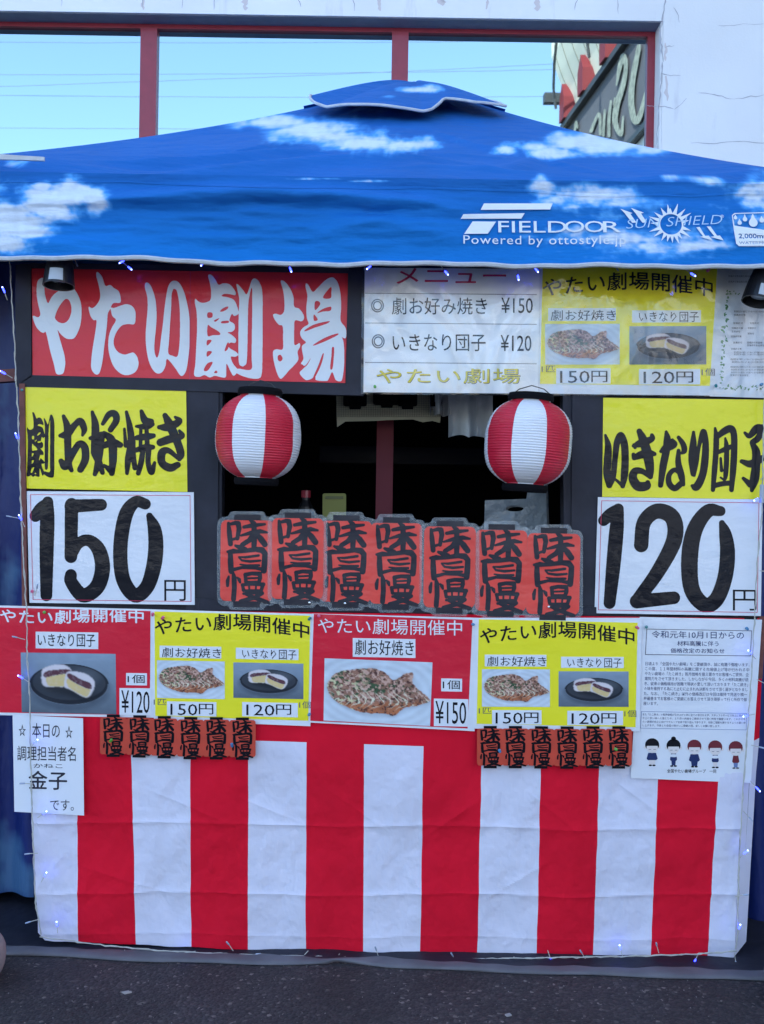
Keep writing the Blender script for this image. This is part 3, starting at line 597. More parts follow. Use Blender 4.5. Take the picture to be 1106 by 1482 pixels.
# front valance
vx, vv = np.meshgrid(np.linspace(-345, 1360, 760), np.linspace(0, 1, 90))
topz = ZE+.002
pt_ = P(vx, 0*vx+262, YF); ytop = 262+(pt_[..., 2]-topz)*FPX/YF
vy = ytop+(hemline(vx)-ytop)*vv; pv = Vp(vx, vy)
obj('valance', pv, grid_faces(760, 90), M['canopy'], can, col=cloud_cols(vx, vy), smooth=True)
hx = np.linspace(-340, 1355, 300)
Geo().tube(Vp(hx, hemline(hx)+1, .002), .0062, 6).make('valance_binding', M['trim'], can)
for (xa, ya), (xb, yb) in (((XL, YF), (XL, YB)), ((XR, YF), (XR, YB)), ((XL, YB), (XR, YB))):
    s = np.linspace(0, 1, 60); X = xa+(xb-xa)*s; Y = ya+(yb-ya)*s; zz = np.linspace(0, 1, 8)
    g1 = np.stack([np.broadcast_to(X, (8, 60)), np.broadcast_to(Y, (8, 60)), ZE-.22*zz[:, None]+0*X], -1)
    g1[..., 0] += .01*np.sin(s*40)*zz[:, None]
    obj('valance', g1, grid_faces(60, 8), M['canopy'], can, col=cloud_cols(g1[..., 0]*300+g1[..., 1]*170, 330+0*g1[..., 0]), smooth=True)
# peak vent cap with wavy white binding
capw = lambda u: np.interp(u, [0, .08, .2, .38, .5, .6, .66, .76, .88, 1], [.80, .735, .67, .615, .60, .62, .71, .665, .685, .80])
uc, tc = np.meshgrid(np.linspace(0, 1, 160), np.linspace(0, 1, 40)); tt_ = capw(uc)+(1-capw(uc))*tc
lift = .006+(.016+.022*(1-tc)*np.abs(np.sin(uc*9.5+.8)))*np.clip(np.sin(math.pi*uc)*3, 0, 1)
pc = roof_pt(uc, tt_, cFL, cFR, .055); pc[..., 2] += lift; pc[..., 1] -= .03*(1-tc); pc[..., 2] += .012*np.sin(math.pi*tc)-.030*np.clip(tc, 0, 1)**7; pc[..., 0] += .006*np.sin(uc*30)*(1-tc)
qx, qy = proj(pc); obj('vent_cap', pc, grid_faces(160, 40), M['canopy'], can, col=cloud_cols(qx, qy), smooth=True)
Geo().tube([pc[0, i]+np.array([0, -.003, 0]) for i in range(0, 160, 2)], .005, 6).make('vent_cap_binding', M['trim'], can)
for a, b in ((cFR, cBR), (cBR, cBL), (cBL, cFL)):
    u2, t2 = np.meshgrid(np.linspace(0, 1, 40), np.linspace(.755, 1, 10)); p2 = roof_pt(u2, t2, a, b, .05, .003); p2[..., 2] -= .034*np.clip((t2-.755)/.245, 0, 1)**5
    obj('vent_cap', p2, grid_faces(40, 10), M['canopy'], can, col=cloud_cols(p2[..., 0]*300+900, 330+0*u2), smooth=True)
# white tape at the left corner
tp = [P(x, y, 2.53) for x, y in ((-60, 220), (0, 223), (64, 227), (64, 232.5), (0, 230.5), (-60, 228))]
Geo().prism(tp, [q+np.array([0, .006, 0]) for q in tp]).make('corner_tape', M['trim'], can)
# legs and eave bars
for X, Y in ((XL+.06, YF+.12), (XR-.06, YF+.12), (XL+.06, YB-.06), (XR-.06, YB-.06)):
    Geo().box((X-.018, Y-.018, 0), (X+.018, Y+.018, ZE-.03)).make('leg', M['steel'], can)
Geo().box((XL+.06, YF+.10, 1.92), (XR-.06, YF+.125, 1.95)).make('eave_bar', M['darkmetal'], can)
# printed emblem and lettering
def vput(name, pts, off=.0045):
    pts = np.array(pts, float); return obj(name, Vp(pts[:, 0], pts[:, 1], off), [tuple(range(len(pts)))], M['canopy_white'], can)
L_ = lambda q: [(660+x/4.608, 280+y/4.608) for x, y in q]
vput('emblem_bar', L_([(183,78),(641,73),(622,118),(160,124)])); vput('emblem_bar', L_([(45,156),(453,143),(430,181),(27,186)])); vput('emblem_bar', L_([(106,203),(262,203),(205,288),(48,292)]))
brush_text(can, 'FIELD', (719.5, 323, 819, 341.5), M['canopy_white'], .0045, .0, .36, 1.4, mapf=Vp, R_=8)
brush_text(can, 'OO', (815, 322.5, 873, 341), M['canopy_white'], .0045, .0, .36, 1.4, mapf=Vp, R_=8, space=.86)
brush_text(can, 'R', (870, 323, 897, 341), M['canopy_white'], .0045, .0, .36, 1.4, mapf=Vp, R_=8)
brush_text(can, 'Powered by ottostyle.jp', (669, 345, 904, 363), M['canopy_white'], .0045, -.004, .42, 1.1, mapf=Vp, R_=8, space=1.1)
S_ = lambda x, y: (880+x/4.894, 280+y/4.894)
mv, mf = ink(178*8, 90*8, lambda A: [raster_poly(A, np.array(p)*8/4.894+6) for p in (
  [(80,118),(165,150),(150,155),(190,220),(160,222),(110,150)],[(155,112),(245,148),(225,153),(262,218),(232,222),(185,150)],
  [(605,258),(630,255),(665,320),(690,318),(715,352),(625,328),(650,322)],[(680,250),(708,250),(750,318),(770,316),(795,352),(700,328),(730,322)])] and None, 1, .5)
u = (mv-6)/8; put('emblem_bolt', np.stack([880+u[:, 0]*1.0, 280+u[:, 1]], 1), mf, M['canopy_white'], can, .0045, Vp)
rays = [(-.12,1.55),(-.5,1.45),(.35,1.7),(.0,1.25),(.75,1.6),(1.05,1.75),(1.35,1.35),(-.9,1.5),(-1.2,1.7),(-1.5,1.5),(1.9,1.5),(2.2,1.7),(2.55,1.35),(2.8,1.6),(3.1,1.4),(-2.9,1.35),(-2.6,1.45),(-2.2,1.6),(-1.9,1.7)]
def sunmask(A):
    c = np.array([430/4.894, 235/4.894])*8+6; r0 = 80/4.894*8
    for a, l_ in rays:
        ra = r0*l_*1.22; aa = a; t = np.array([math.sin(aa), -math.cos(aa)]); n_ = np.array([-t[1], t[0]])
        raster_poly(A, [c+t*r0*.9-n_*r0*.20, c+t*ra, c+t*r0*.9+n_*r0*.20])
    Y, X = np.mgrid[:A.shape[0], :A.shape[1]]; dd = np.hypot(X-c[0], Y-c[1]); A[(dd < r0*1.08)] = 1; A[dd < r0*.94] = 0
mv, mf = ink(130*8, 90*8, sunmask, 1, .5); u = (mv-6)/8; put('emblem_sun', np.stack([880+u[:, 0], 280+u[:, 1]], 1), mf, M['canopy_white'], can, .0045, Vp)
T(can, 'SUN SHIELD', (903, 320.5, 1038, 334.5), M['canopy_pale'], .0052, -.055, -.012, mapf=Vp, shear=.28, res=3)
T(can, '®', (1040, 313, 1045, 318), M['canopy_white'], .0045, 0, 0, mapf=Vp)
def badge(A):
    s = 8; f_ = lambda x, y: ((880+x/4.894-1050)*s+6, (y/4.894)*s+6)
    q = [f_(*p) for p in [(865,165),(885,148),(1106,140),(1320,140),(1345,160),(1350,370),(1330,392),(900,394),(882,375)]]
    q2 = [f_(*p) for p in [(872,168),(890,155),(1106,147),(1316,147),(1337,162),(1343,280),(1106,275),(880,240)]]
    raster_poly(A, q); raster_poly(A, q2, 0.)
    for x, y, w_, h in [(890,180,13,24),(957,188,17,44),(918,216,16,30),(1014,210,32,72),(1074,198,17,36),(1110,230,17,34)]:
        c = f_(x, y+h*.12); r = w_/4.894*s*.95; raster_poly(A, [(c[0]+r*math.sin(a), c[1]-r*math.cos(a)) if abs(a) > .9 else (c[0]+r*math.sin(a)*.7, c[1]-r*math.cos(a)-h/4.894*s*.55*(1-abs(a)/.9)) for a in np.linspace(-3.1, 3.1, 24)])
    v_, f2 = glyphs('2,000mm', .02, 2); raster_tris(A, fit(v_, *f_(903, 300), *f_(1120, 342)), f2, 0.)
    v_, f2 = glyphs('WATERPROOF', .0, 2); raster_tris(A, fit(v_, *f_(903, 358), *f_(1170, 378)), f2, 0.)
mv, mf = ink(110*8, 90*8, badge, .8, .5); u = (mv-6)/8; put('waterproof_badge', np.stack([1050+u[:, 0], 280+u[:, 1]], 1), mf, M['canopy_white'], can, .0045, Vp)

# ------------------------------------------------------------------ side tarps
def tarp(x0, x1, y0, y1, D, label, hem, seed, clouds):
    u, v = np.meshgrid(np.linspace(0, 1, 90), np.linspace(0, 1, 110)); px = x0+(x1-x0)*u; py = y0+(y1+hem*(u-.5)*2-y0)*v
    p = P(px, py, D); p[..., 1] += .03*np.sin(u*26+seed)*(.4+.6*v)+.03*fbm(u*6, v*3, seed, 3)
    d = np.zeros(px.shape)
    for cx, cy, rx, ry, s in clouds: d = np.maximum(d, s*np.exp(-(((px-cx)/rx)**2+((py-cy)/ry)**2)*.6))
    t = np.clip((d+.5*fbm(px/22, py/18, seed, 5)-.38)/.5, 0, 1)[..., None]*np.clip(d*4, 0, 1)[..., None]
    col = np.array([.003, .016, .13])*(1-t)+np.array([.05, .13, .26])*t
    base = tuple(P((x0+x1)/2, y1, D)); return tag(obj('side_tarp', p, grid_faces(90, 110), M['tarp'], col=col, smooth=True, base=base), label, 'tarp')
tarp(-330, 52, 380, 1303, 2.93, 'dark blue cloud-printed side tarp hanging left of the stall counter', -8, 4, [(20,1270,60,30,1.1),(-30,1235,60,30,1),(12,840,18,40,.9),(6,590,10,50,.5),(-150,700,60,60,1)])
tarp(1060, 1380, 384, 1345, 2.96, 'dark blue side tarp hanging right of the stall counter', 6, 8, [(1250,900,60,60,1)])

# ------------------------------------------------------------------ stall frame
stall = thing('food_stall', 'black framed food stall with an open serving window above a counter', 'stall', (0, FD+.02, 0))
def fbox(name, q, m, parent, off0, off1, smooth=False, label=None):
    a = [F(x, y, off1) for x, y in q]; b = [F(x, y, off0) for x, y in q]
    return Geo().prism(a, b).make(name, m, parent, label=label)
fbox('header_board', [(26, 380), (1112, 384), (1110, 577), (24, 557)], M['board'], stall, -.045, -.012)
fbox('window_post', [(268, 556), (317, 558), (315, 886), (270, 884)], M['board2'], stall, -.035, .004)
fbox('window_post', [(828, 572), (876, 573), (866, 892), (826, 890)], M['board2'], stall, -.035, .004)
fbox('window_stile', [(312, 558), (322, 558), (320, 884), (313, 884)], M['board'], stall, -.05, -.002)
fbox('window_stile', [(815, 572), (830, 572), (828, 890), (817, 890)], M['board'], stall, -.05, -.002)
fbox('counter_front', [(40, 874), (1100, 894), (1072, 1362), (60, 1350)], M['board'], stall, -.03, -.004)
fbox('counter_ledge', [(284, 866), (862, 878), (862, 890), (284, 882)], M['board'], stall, -.20, .012)
fbox('side_panel', [(38, 556), (272, 560), (272, 880), (42, 876)], M['board'], stall, -.03, -.006)
fbox('side_panel', [(868, 574), (1106, 576), (1100, 893), (862, 890)], M['board'], stall, -.03, -.006)
for x, w_, y0, y1 in ((33, 8, 556, 1010), ):
    fbox('wooden_post', [(x-3, 556), (x+5, 556), (x+10, 1010), (x+3, 1010)], M['rust'], stall, -.01, .012)
fbox('wooden_post', [(1099, 892), (1108, 892), (1103, 982), (1094, 982)], M['rust'], stall, -.01, .004)
fbox('wooden_post', [(-10, 533), (16, 531), (17, 549), (-10, 551)], M['rust'], stall, -.06, -.03)
# frame strips round the red banner
for q in ([(24, 384), (46, 384), (47, 546), (24, 560)], [(504, 392), (528, 392), (526, 573), (501, 556)], [(24, 560), (47, 543.5), (500, 555.5), (526, 573)]):
    fbox('header_frame', q, M['board2'], stall, -.012, .008)
fbox('header_frame', [(46, 382), (504, 386), (504, 396), (46, 389)], M['board2'], stall, -.012, .0095)
# black sheet added for the darkness at the back; side linings and table
for nm, bx in (('back_blackout', ((-1.3, 4.72, 0), (1.15, 4.74, 1.42))), ('side_lining', ((-1.22, 2.98, 0), (-1.2, 4.7, 1.9))), ('side_lining', ((1.02, 3.0, 0), (1.04, 4.7, 1.9))), ('work_table', ((-.95, 2.76, .70), (.95, 3.3, .74)))):
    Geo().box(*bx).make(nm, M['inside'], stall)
Geo().box((-1.3, 4.72, 1.50), (1.15, 4.74, 2.0)).make('back_blackout', M['inside'], stall)
Geo().box((-1.3, 4.725, 1.40), (-.3, 4.745, 1.52)).make('back_blackout', M['inside'], stall)
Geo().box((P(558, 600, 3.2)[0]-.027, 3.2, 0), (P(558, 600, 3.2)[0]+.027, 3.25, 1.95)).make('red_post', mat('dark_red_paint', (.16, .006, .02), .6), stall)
# things hung and kept inside
def lattice(A, x0, x1, y0, y1, D, n, r):
    for k in range(n+1):
        x = x0+(x1-x0)*k/n; A.tube([P(x, y0, D), P(x, y1, D)], r, 3, False)
    m_ = int(n*(y1-y0)/(x1-x0))
    for k in range(m_+1):
        y = y0+(y1-y0)*k/m_; A.tube([P(x0, y, D), P(x1, y, D)], r, 3, False)
net = thing('net_screen', 'pale net screen hanging at the back of the dark stall under the header', 'net', P(560, 600, 3.05))
nb = [P(x, y, 3.05) for x, y in ((486, 560), (642, 560), (637, 612), (626, 609), (612, 611), (598, 607), (560, 608), (545, 609), (500, 610), (488, 618))]
Geo().prism(nb, [q+np.array([0, .003, 0]) for q in nb]).make('net_backing', M['net'], net)
gg = Geo(); lattice(gg, 487, 641, 560, 603, 3.04, 60, .0004); gg.make('net_mesh', M['board2'], net)['kind'] = 'stuff'
def lantern_outline(cx, cy, hw, hh, ex=0., n=8):
    pts = []
    for sx, sy in ((-1, -1), (1, -1), (1, 1), (-1, 1)):
        for a in np.linspace(0, math.pi/2, n):
            ca, sa = (math.cos(a), math.sin(a))
            if (sx, sy) in ((1, -1), (-1, 1)): ca, sa = sa, ca
            pts.append((cx+sx*(hw*.80+ex*.7+(hw*.20+ex*.3)*ca), cy+sy*(hh*.84+ex*.7+(hh*.16+ex*.3)*sa)))
    return pts
dg = thing('lantern_garland', 'dark paper lantern garland hanging in front of the pale net inside', 'garland', P(560, 580, 3.03))
for cx, cy, hw in ((514, 568, 17), (560, 566, 20), (590, 568, 14), (631, 564, 9)):
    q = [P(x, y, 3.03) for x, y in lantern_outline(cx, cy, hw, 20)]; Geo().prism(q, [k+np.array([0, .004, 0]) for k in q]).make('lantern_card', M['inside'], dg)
    q = [P(x, y, 3.025) for x, y in ((cx-9, cy+18), (cx+9, cy+18), (cx+8, cy+24), (cx-8, cy+24))]; Geo().prism(q, [k+np.array([0, .004, 0]) for k in q]).make('lantern_tab', M['inside'], dg)
def clothgrid(x0, x1, ya, yb, D, name, m, label, cat, amp=.03):
    u, v = np.meshgrid(np.linspace(0, 1, 40), np.linspace(0, 1, 24)); px = x0+(x1-x0)*u; py = ya+(yb(u)-ya)*v
    p = P(px, py, D); p[..., 1] += amp*np.sin(u*11)*(.3+v)+amp*.5*fbm(u*5, v*4, 2, 3); return tag(obj(name, p, grid_faces(40, 24), m, smooth=True, base=tuple(p[0, 20])), label, cat)
clothgrid(649, 712, 556, lambda u: 633-5*np.abs(np.sin(u*7))+3*u, 2.98, 'towel', M['cloth'], 'pale grey towel hanging inside behind the right lantern', 'towel')
clothgrid(622, 652, 556, lambda u: 600+2*u, 3.02, 'towel', M['cloth'], 'narrow grey cloth hanging inside left of the pale towel', 'towel')
bagq = [(702, 724), (762, 722), (765, 700), (790, 700), (792, 760), (786, 790), (700, 790)]
bag = thing('plastic_bag', 'grey translucent carrier bag with a handle slot hanging below the right lantern', 'bag', P(745, 760, 3.1))
def bagmask(A):
    raster_poly(A, (np.array(bagq)-np.array([695, 690]))*6+6)
    Y, X = np.mgrid[:A.shape[0], :A.shape[1]]; A[(((X-6)/6-50)/13)**2+(((Y-6)/6-46)/4.2)**2 < 1] = 0
mv, mf = ink(110*6, 110*6, bagmask, 4, .5); u = (mv-6)/6+np.array([695, 690]); obj('bag_sheet', P(u[:, 0], u[:, 1], 3.1), mf, M['bag'], bag)
obj('bag_sheet', P(u[:, 0]+3, u[:, 1]+2, 3.14), mf, M['bag'], bag)
yb_ = thing('plastic_box', 'small yellow-green box standing inside behind the paper lantern row', 'box', P(484, 745, 3.0))
q = lantern_outline(484, 733, 17, 19); Geo().prism([P(x, y, 3.0) for x, y in q], [P(x, y, 3.08) for x, y in q]).make('box_body', mat('olive_plastic', (.16, .17, .02), .5), yb_)
Geo().prism([P(x, y, 2.996) for x, y in ((471, 718), (497, 718), (497, 722), (471, 722))], [P(x, y, 3.0) for x, y in ((471, 718), (497, 718), (497, 722), (471, 722))]).make('box_rim', mat('olive_dark', (.08, .09, .02), .5), yb_)
rk = thing('bottle', 'small red-capped bottle glimpsed inside left of the yellow-green box', 'bottle', P(442, 760, 3.1))
Geo().lathe([(0, 0), (.022, 0), (.022, .09), (.012, .11), (.012, .12), (0, .12)], P(442, 775, 3.1), 12).make('bottle_body', M['black_plastic'], rk)
Geo().lathe([(.015, .118), (.015, .14), (0, .142)], P(442, 775, 3.1), 12).make('bottle_cap', M['redframe'], rk)

# ------------------------------------------------------------------ striped curtain
cur = thing('striped_curtain', 'red and white striped festival curtain covering the counter front', 'curtain', F(560, 1370, .012))
topx = [46, 113, 192, 277, 360, 444, 527, 612, 696, 781, 866, 952, 1037, 1073]; botx = [60, 114, 198, 278, 360, 443, 526, 608, 690, 776, 857, 941, 1023, 1060]
cols, stripe = [], []
for k in range(13):
    n = 26 if k < 12 else 12
    for j in range(n): cols.append((topx[k]+(topx[k+1]-topx[k])*j/n, botx[k]+(botx[k+1]-botx[k])*j/n)); stripe.append(k % 2)
cols.append((topx[13], botx[13])); cols = np.array(cols); NC = len(cols)
ybot = np.interp(cols[:, 1], [60, 68, 114, 360, 690, 1061], [1346, 1358, 1362, 1371, 1380, 1383])
band = np.interp(cols[:, 0], [46, 360, 600, 900, 1060], [1064, 1070, 1078, 1086, 1092])
ytop_c = np.interp(cols[:, 0], [46, 1060], [880, 894])
rows = [(ytop_c+(band-ytop_c)*k/16) for k in range(16)]+[(band+(ybot-band)*k/130) for k in range(131)]
py = np.array(rows); fr = (py-1120)/(1375-1120); px = cols[None, :, 0]+(cols[None, :, 1]-cols[None, :, 0])*np.clip(fr, -.2, 1.1)
X, Z = px/100., py/100.
h = .013*fbm(X*1.7, Z*1.3, 41, 5)+.004*np.sin(px/41.)*np.clip((py-1000)/400, 0, 1)
for yc, sl, a in ((1192, .012, .0032), (1291, .004, .003), (1352, .01, .0016)):
    h += 1.5*a*np.exp(-np.abs(py-(yc+sl*(px-500)+2*np.sin(px/60.)))/4.5)
for (xa, ya, xb, yb2, a) in ((215, 1140, 360, 1200, .002), (460, 1130, 560, 1200, .002), (620, 1205, 700, 1150, .003), (890, 1130, 960, 1180, .0025), (700, 1300, 800, 1240, .002), (110, 1250, 260, 1295, .002), (580, 1240, 640, 1340, .002), (340, 1150, 440, 1190, .002), (760, 1140, 850, 1215, .002), (520, 1120, 540, 1300, .002)):
    d = np.array([xb-xa, yb2-ya]); L2 = np.hypot(*d); s = ((px-xa)*d[0]+(py-ya)*d[1])/L2/L2; dd = np.abs((px-xa)*d[1]-(py-ya)*d[0])/L2
    h += 1.6*a*np.exp(-dd/5.5)*np.exp(-((s-.5)/.45)**4)
h *= .2+.8*np.clip((py-1062)/60, 0, 1)
px = px+1.0*fbm(px/70, py/45, 44, 3); py = py+1.6*fbm(px/50, py*0+3, 45, 3)*np.clip((py-1250)/100, 0, 1)
pcur = F(px, py, 0); pcur[..., 1] -= .011+h-.004*(py > 1340)*0
fcs = grid_faces(NC, len(rows)); r_, c_ = np.divmod(np.arange(len(fcs)), NC-1)
fmi = np.array(stripe)[c_]; fmi = np.where(r_ < 16, 1, fmi)
fmi2 = fmi
obj('curtain_cloth', pcur, fcs, [M['curtain_white'], M['curtain_red']], cur, fm=fmi2)
# the curtain turned round the right corner of the counter
u, v = np.meshgrid(np.linspace(0, 1, 8), np.linspace(0, 1, 60)); yy = 894+(1383-16*u-894)*v
xx = np.interp(yy, [894, 1120, 1383], [1094, 1073.5, 1060])-np.clip((yy-1130)/250, 0, 1)*0+u*np.interp(yy, [894, 1075, 1370], [16, 25, 23])
ps = F(xx, yy, 0); ps[..., 1] += -.011+.03*u; 
ff = grid_faces(8, 60); rr = np.repeat(np.arange(59), 7); obj('curtain_return', ps, ff, [M['curtain_white'], M['curtain_red']], cur, fm=(yy[rr, 0] < 1074).astype(int))

# ------------------------------------------------------------------ sheets and posters
def quad_mesh(q, off, n=12, curl=0.):
    u, v = np.meshgrid(np.linspace(0, 1, n), np.linspace(0, 1, n)); q = np.array(q, float)
    p = (q[0]*(1-u[..., None])+q[1]*u[..., None])*(1-v[..., None])+(q[3]*(1-u[..., None])+q[2]*u[..., None])*v[..., None]
    return p
def sheet(parent, q, m, off, name='paper', thick=.0008):
    a = [F(x, y, off) for x, y in q]; b = [F(x, y, off-thick) for x, y in q]; return Geo().prism(a, b).make(name, m, parent)
def line(parent, pts, wd, m, off, name='ruled_line', closed=False):
    v = []; f = []; pts = list(pts)+([pts[0]] if closed else [])
    for a, b in zip(pts[:-1], pts[1:]):
        a, b = np.array(a, float), np.array(b, float); t = (b-a)/np.hypot(*(b-a)); n_ = np.array([-t[1], t[0]])*wd/2; k = len(v)
        for c in (a-n_-t*wd/2, b-n_+t*wd/2, b+n_+t*wd/2, a+n_-t*wd/2): v.append(F(c[0], c[1], off+.00002*k))
        f.append((k, k+1, k+2, k+3))
    return obj(name, v, f, m, parent)
def poster(name, label, cat, q, off, m, group=None):
    c = np.mean(q, 0); t = thing(name, label, cat, F(c[0], max(q[2][1], q[3][1]), off), group); sheet(t, q, m, off); return t
def food(kind, W=132, H=92):
    u, v = np.meshgrid(np.linspace(0, 1, W), np.linspace(0, 1, H)); n1 = fbm(u*9, v*7, 61, 5); n2 = fbm(u*38, v*30, 62, 3)
    mixc = lambda c, col, t: c*(1-t[..., None])+np.array(col)*t[..., None]
    st = lambda d, s=.02: np.clip(.5-d/s, 0, 1)
    if kind == 'bun':
        c = np.ones((H, W, 3))*np.array([.20, .26, .33])*(1.25-.75*v+.1*n1)[..., None]
        ex, ey = (u-.505)/.42, (v-.52)/.34; r = np.hypot(ex, ey); cut = np.clip((.155-v)/.01, 0, 1)
        sh = st(np.hypot((u-.51)/.43, (v-.60)/.36)-1, .2); c = mixc(c, (.05, .07, .10), sh*.6)
        pl = st(r-1.)*(1-cut); c = mixc(c, (.010, .014, .024), pl)
        c = mixc(c, (.16, .20, .25), st(np.abs(r-.985)-.012, .03)*(v > .5)); inn = st(np.hypot((u-.505)/.385, (v-.49)/.29)-1., .03)
        c = mixc(c, (.035, .045, .06), inn*(.5+.8*np.clip(1-v, 0, 1))); c = mixc(c, (.10, .12, .15), inn*np.clip(1-np.hypot((u-.68)/.2, (v-.38)/.18), 0, 1)*.8)
        def poly(pts, b=.7, nz=.0):
            A = np.zeros((H, W)); q = (np.array(pts, float)-np.array([163, 350]))/np.array([659, 432.])*np.array([W, H]); raster_poly(A, spline_loop(q, 3)); return np.clip(blur(A, b)*(1+nz*n2), 0, 1)
        c = mixc(c, (.008, .01, .016), blur(poly([(330,570),(470,590),(620,655),(690,640),(640,690),(500,650),(350,620)]), 2.5)*.8)
        for wh, pu, ye in (([(305,500),(312,468),(345,448),(400,433),(460,433),(500,455),(512,482),(482,492),(468,582),(400,588),(355,594),(315,582),(303,540)], [(318,502),(345,478),(420,468),(490,463),(510,482),(470,497),(400,508),(340,524),(320,520)], [(338,524),(400,510),(470,499),(464,580),(400,586),(348,582)]),
                           ([(460,565),(478,488),(530,480),(590,488),(640,513),(670,550),(664,600),(642,642),(612,662),(570,648),(510,612),(463,592)], [(484,493),(520,503),(580,536),(642,562),(646,602),(600,592),(540,562),(488,528)], [(484,530),(540,564),(600,594),(640,606),(615,656),(570,642),(508,606),(480,578)])):
            c = mixc(c, (.66, .60, .62), poly(wh, .7)); c = mixc(c, (.66, .50, .22), poly(ye, .7, .3)); c = mixc(c, (.10, .03, .045), poly(pu, .6, .3))
    else:
        c = np.ones((H, W, 3))*np.array([.58, .65, .72])*(1+.12*np.sin(np.hypot(u-.5, v-.5)*60)*.5+.12*n1)[..., None]
        pol = (np.array([(150,470),(200,400),(300,370),(420,358),(500,385),(550,430),(600,395),(662,375),(667,440),(700,480),(777,545),(700,585),(620,605),(560,657),(500,645),(400,648),(300,628),(200,580),(158,530)])-np.array([130, 305]))/np.array([655, 410.])
        A = np.zeros((H, W)); raster_poly(A, spline_loop(pol*np.array([W, H]), 4)+np.stack([0*np.arange(76), 0*np.arange(76)], 1)); A = blur(A, .9); A = np.clip((A+.55*n2-.38)*3, 0, 1)
        sh = np.roll(blur(A, 2.5), 2, 0); c = mixc(c, (.20, .22, .26), np.clip(sh*.6, 0, 1))
        f0 = np.ones((H, W, 3))*np.array([.42, .14, .06])*(1+.5*n1)[..., None]
        top = np.clip(1-(v-.62-.1*n1)/.08, 0, 1); f0 = mixc(f0, (.28, .15, .11), top*.8)
        f0 = mixc(f0, (.04, .09, .04), np.clip(fbm(u*26+5, v*20+2, 63, 4)*6+.1-2.2*np.hypot((u-.38)/.6, (v-.42)/.5), 0, 1)*top)
        f0 = mixc(f0, (.06, .02, .02), np.clip(fbm(u*40+1, v*30+8, 64, 3)*6-.7, 0, 1)*.9)
        f0 = mixc(f0, (.58, .36, .28), np.clip(fbm(u*46+1, v*30+8, 65, 2)*6-.3, 0, 1)*top)
        sq = np.abs(np.sin(u*44+2.5*np.sin(v*17)+3*n1)); f0 = mixc(f0, (.74, .70, .52), np.clip((.34-sq)*6, 0, 1)*np.clip((v-.40)*5, 0, 1)*np.clip((.80-v)*8, 0, 1)*np.clip(1.1+3*n1, 0, 1)); f0 = mixc(f0, (.62, .58, .34), np.clip(fbm(u*30+9, v*26+3, 67, 3)*6-1.1, 0, 1)*np.clip((.45-u)*5, 0, 1))
        c = c*(1-A[..., None])+f0*A[..., None]
    return np.clip(c, 0, 1), grid_faces(W, H), u, v
FOOD = {k: food(k) for k in ('bun', 'fish')}
def photo(parent, kind, q, off, label=None):
    c, f, u, v = FOOD[kind]; q = np.array(q, float); u3, v3 = u[..., None], v[..., None]
    p = (q[0]*(1-u3)+q[1]*u3)*(1-v3)+(q[3]*(1-u3)+q[2]*u3)*v3
    return obj('food_photo', F(p[..., 0], p[..., 1], off), f, M['photo'], parent, col=c, label=label)
def rect(x0, y0, x1, y1, s): return [(x0, y0), (x1, y0+s*(x1-x0)), (x1, y1+s*(x1-x0)), (x0, y1)]
e1, e2, e3 = .0006, .0012, .0018

# red banner with brush characters
ban = poster('stall_banner', 'red banner with big white brush characters in the top left frame', 'banner', [(46.5, 386), (504, 396), (500, 554.5), (47.5, 543)], .002, M['banner_red'])
S = 4; mv, mf = ink(470*S, 180*S, draw_big(['ya', 'ta', 'i', 'geki', 'ba'], (40, 385), S), 1.6, .5, .3)
u = (mv-6)/S+np.array([40, 385]); put('lettering', u, mf, M['banner_white'], ban, .0032)
line(ban, [(276, 392), (275, 549)], 1.1, M['pink_ink'], .0040, 'banner_seam')
# yellow left sheet
yl = poster('sign_sheet', 'yellow sheet with five crowded black brush characters hanging left of the serving window', 'sign', [(36, 556), (270, 561), (272, 712), (40, 707)], .006, M['yellow'], 'yellow dish name sheets')
def dl(A):
    draw_strokes(STROKES['left'][1], STROKES['left'][0], (30, 580), 5, 1.42)(A)
    (ox, oy, sc), outs, holes = BIG['geki']; tr = lambda pts: np.stack([((spline_loop(pts)[:, 0]-88)/405*40+40-30)*5+6, ((spline_loop(pts)[:, 1]-75)/612*94+597-580)*5+6], 1)
    for q in outs: raster_poly(A, tr(q))
    for q in holes: raster_poly(A, tr(q), 0.)
mv, mf = ink(245*5, 120*5, dl, 1.6, .5, .3); u = (mv-6)/5+np.array([30, 580]); put('lettering', u, mf, M['black'], yl, .006+e1)
# yellow right sheet
yr = poster('sign_sheet', 'yellow sheet right of the serving window, its last black character cut off', 'sign', [(872.5, 576), (1112, 579), (1108, 723), (871, 719)], .006, M['yellow'], 'yellow dish name sheets')
mv, mf = ink(250*5, 120*5, draw_strokes(STROKES['right'][1], STROKES['right'][0], (865, 605), 5, 1.42), 1.6, .5, .3)
u = (mv-6)/5+np.array([865, 605]); put('lettering', u, mf, M['black'], yr, .006+e1)
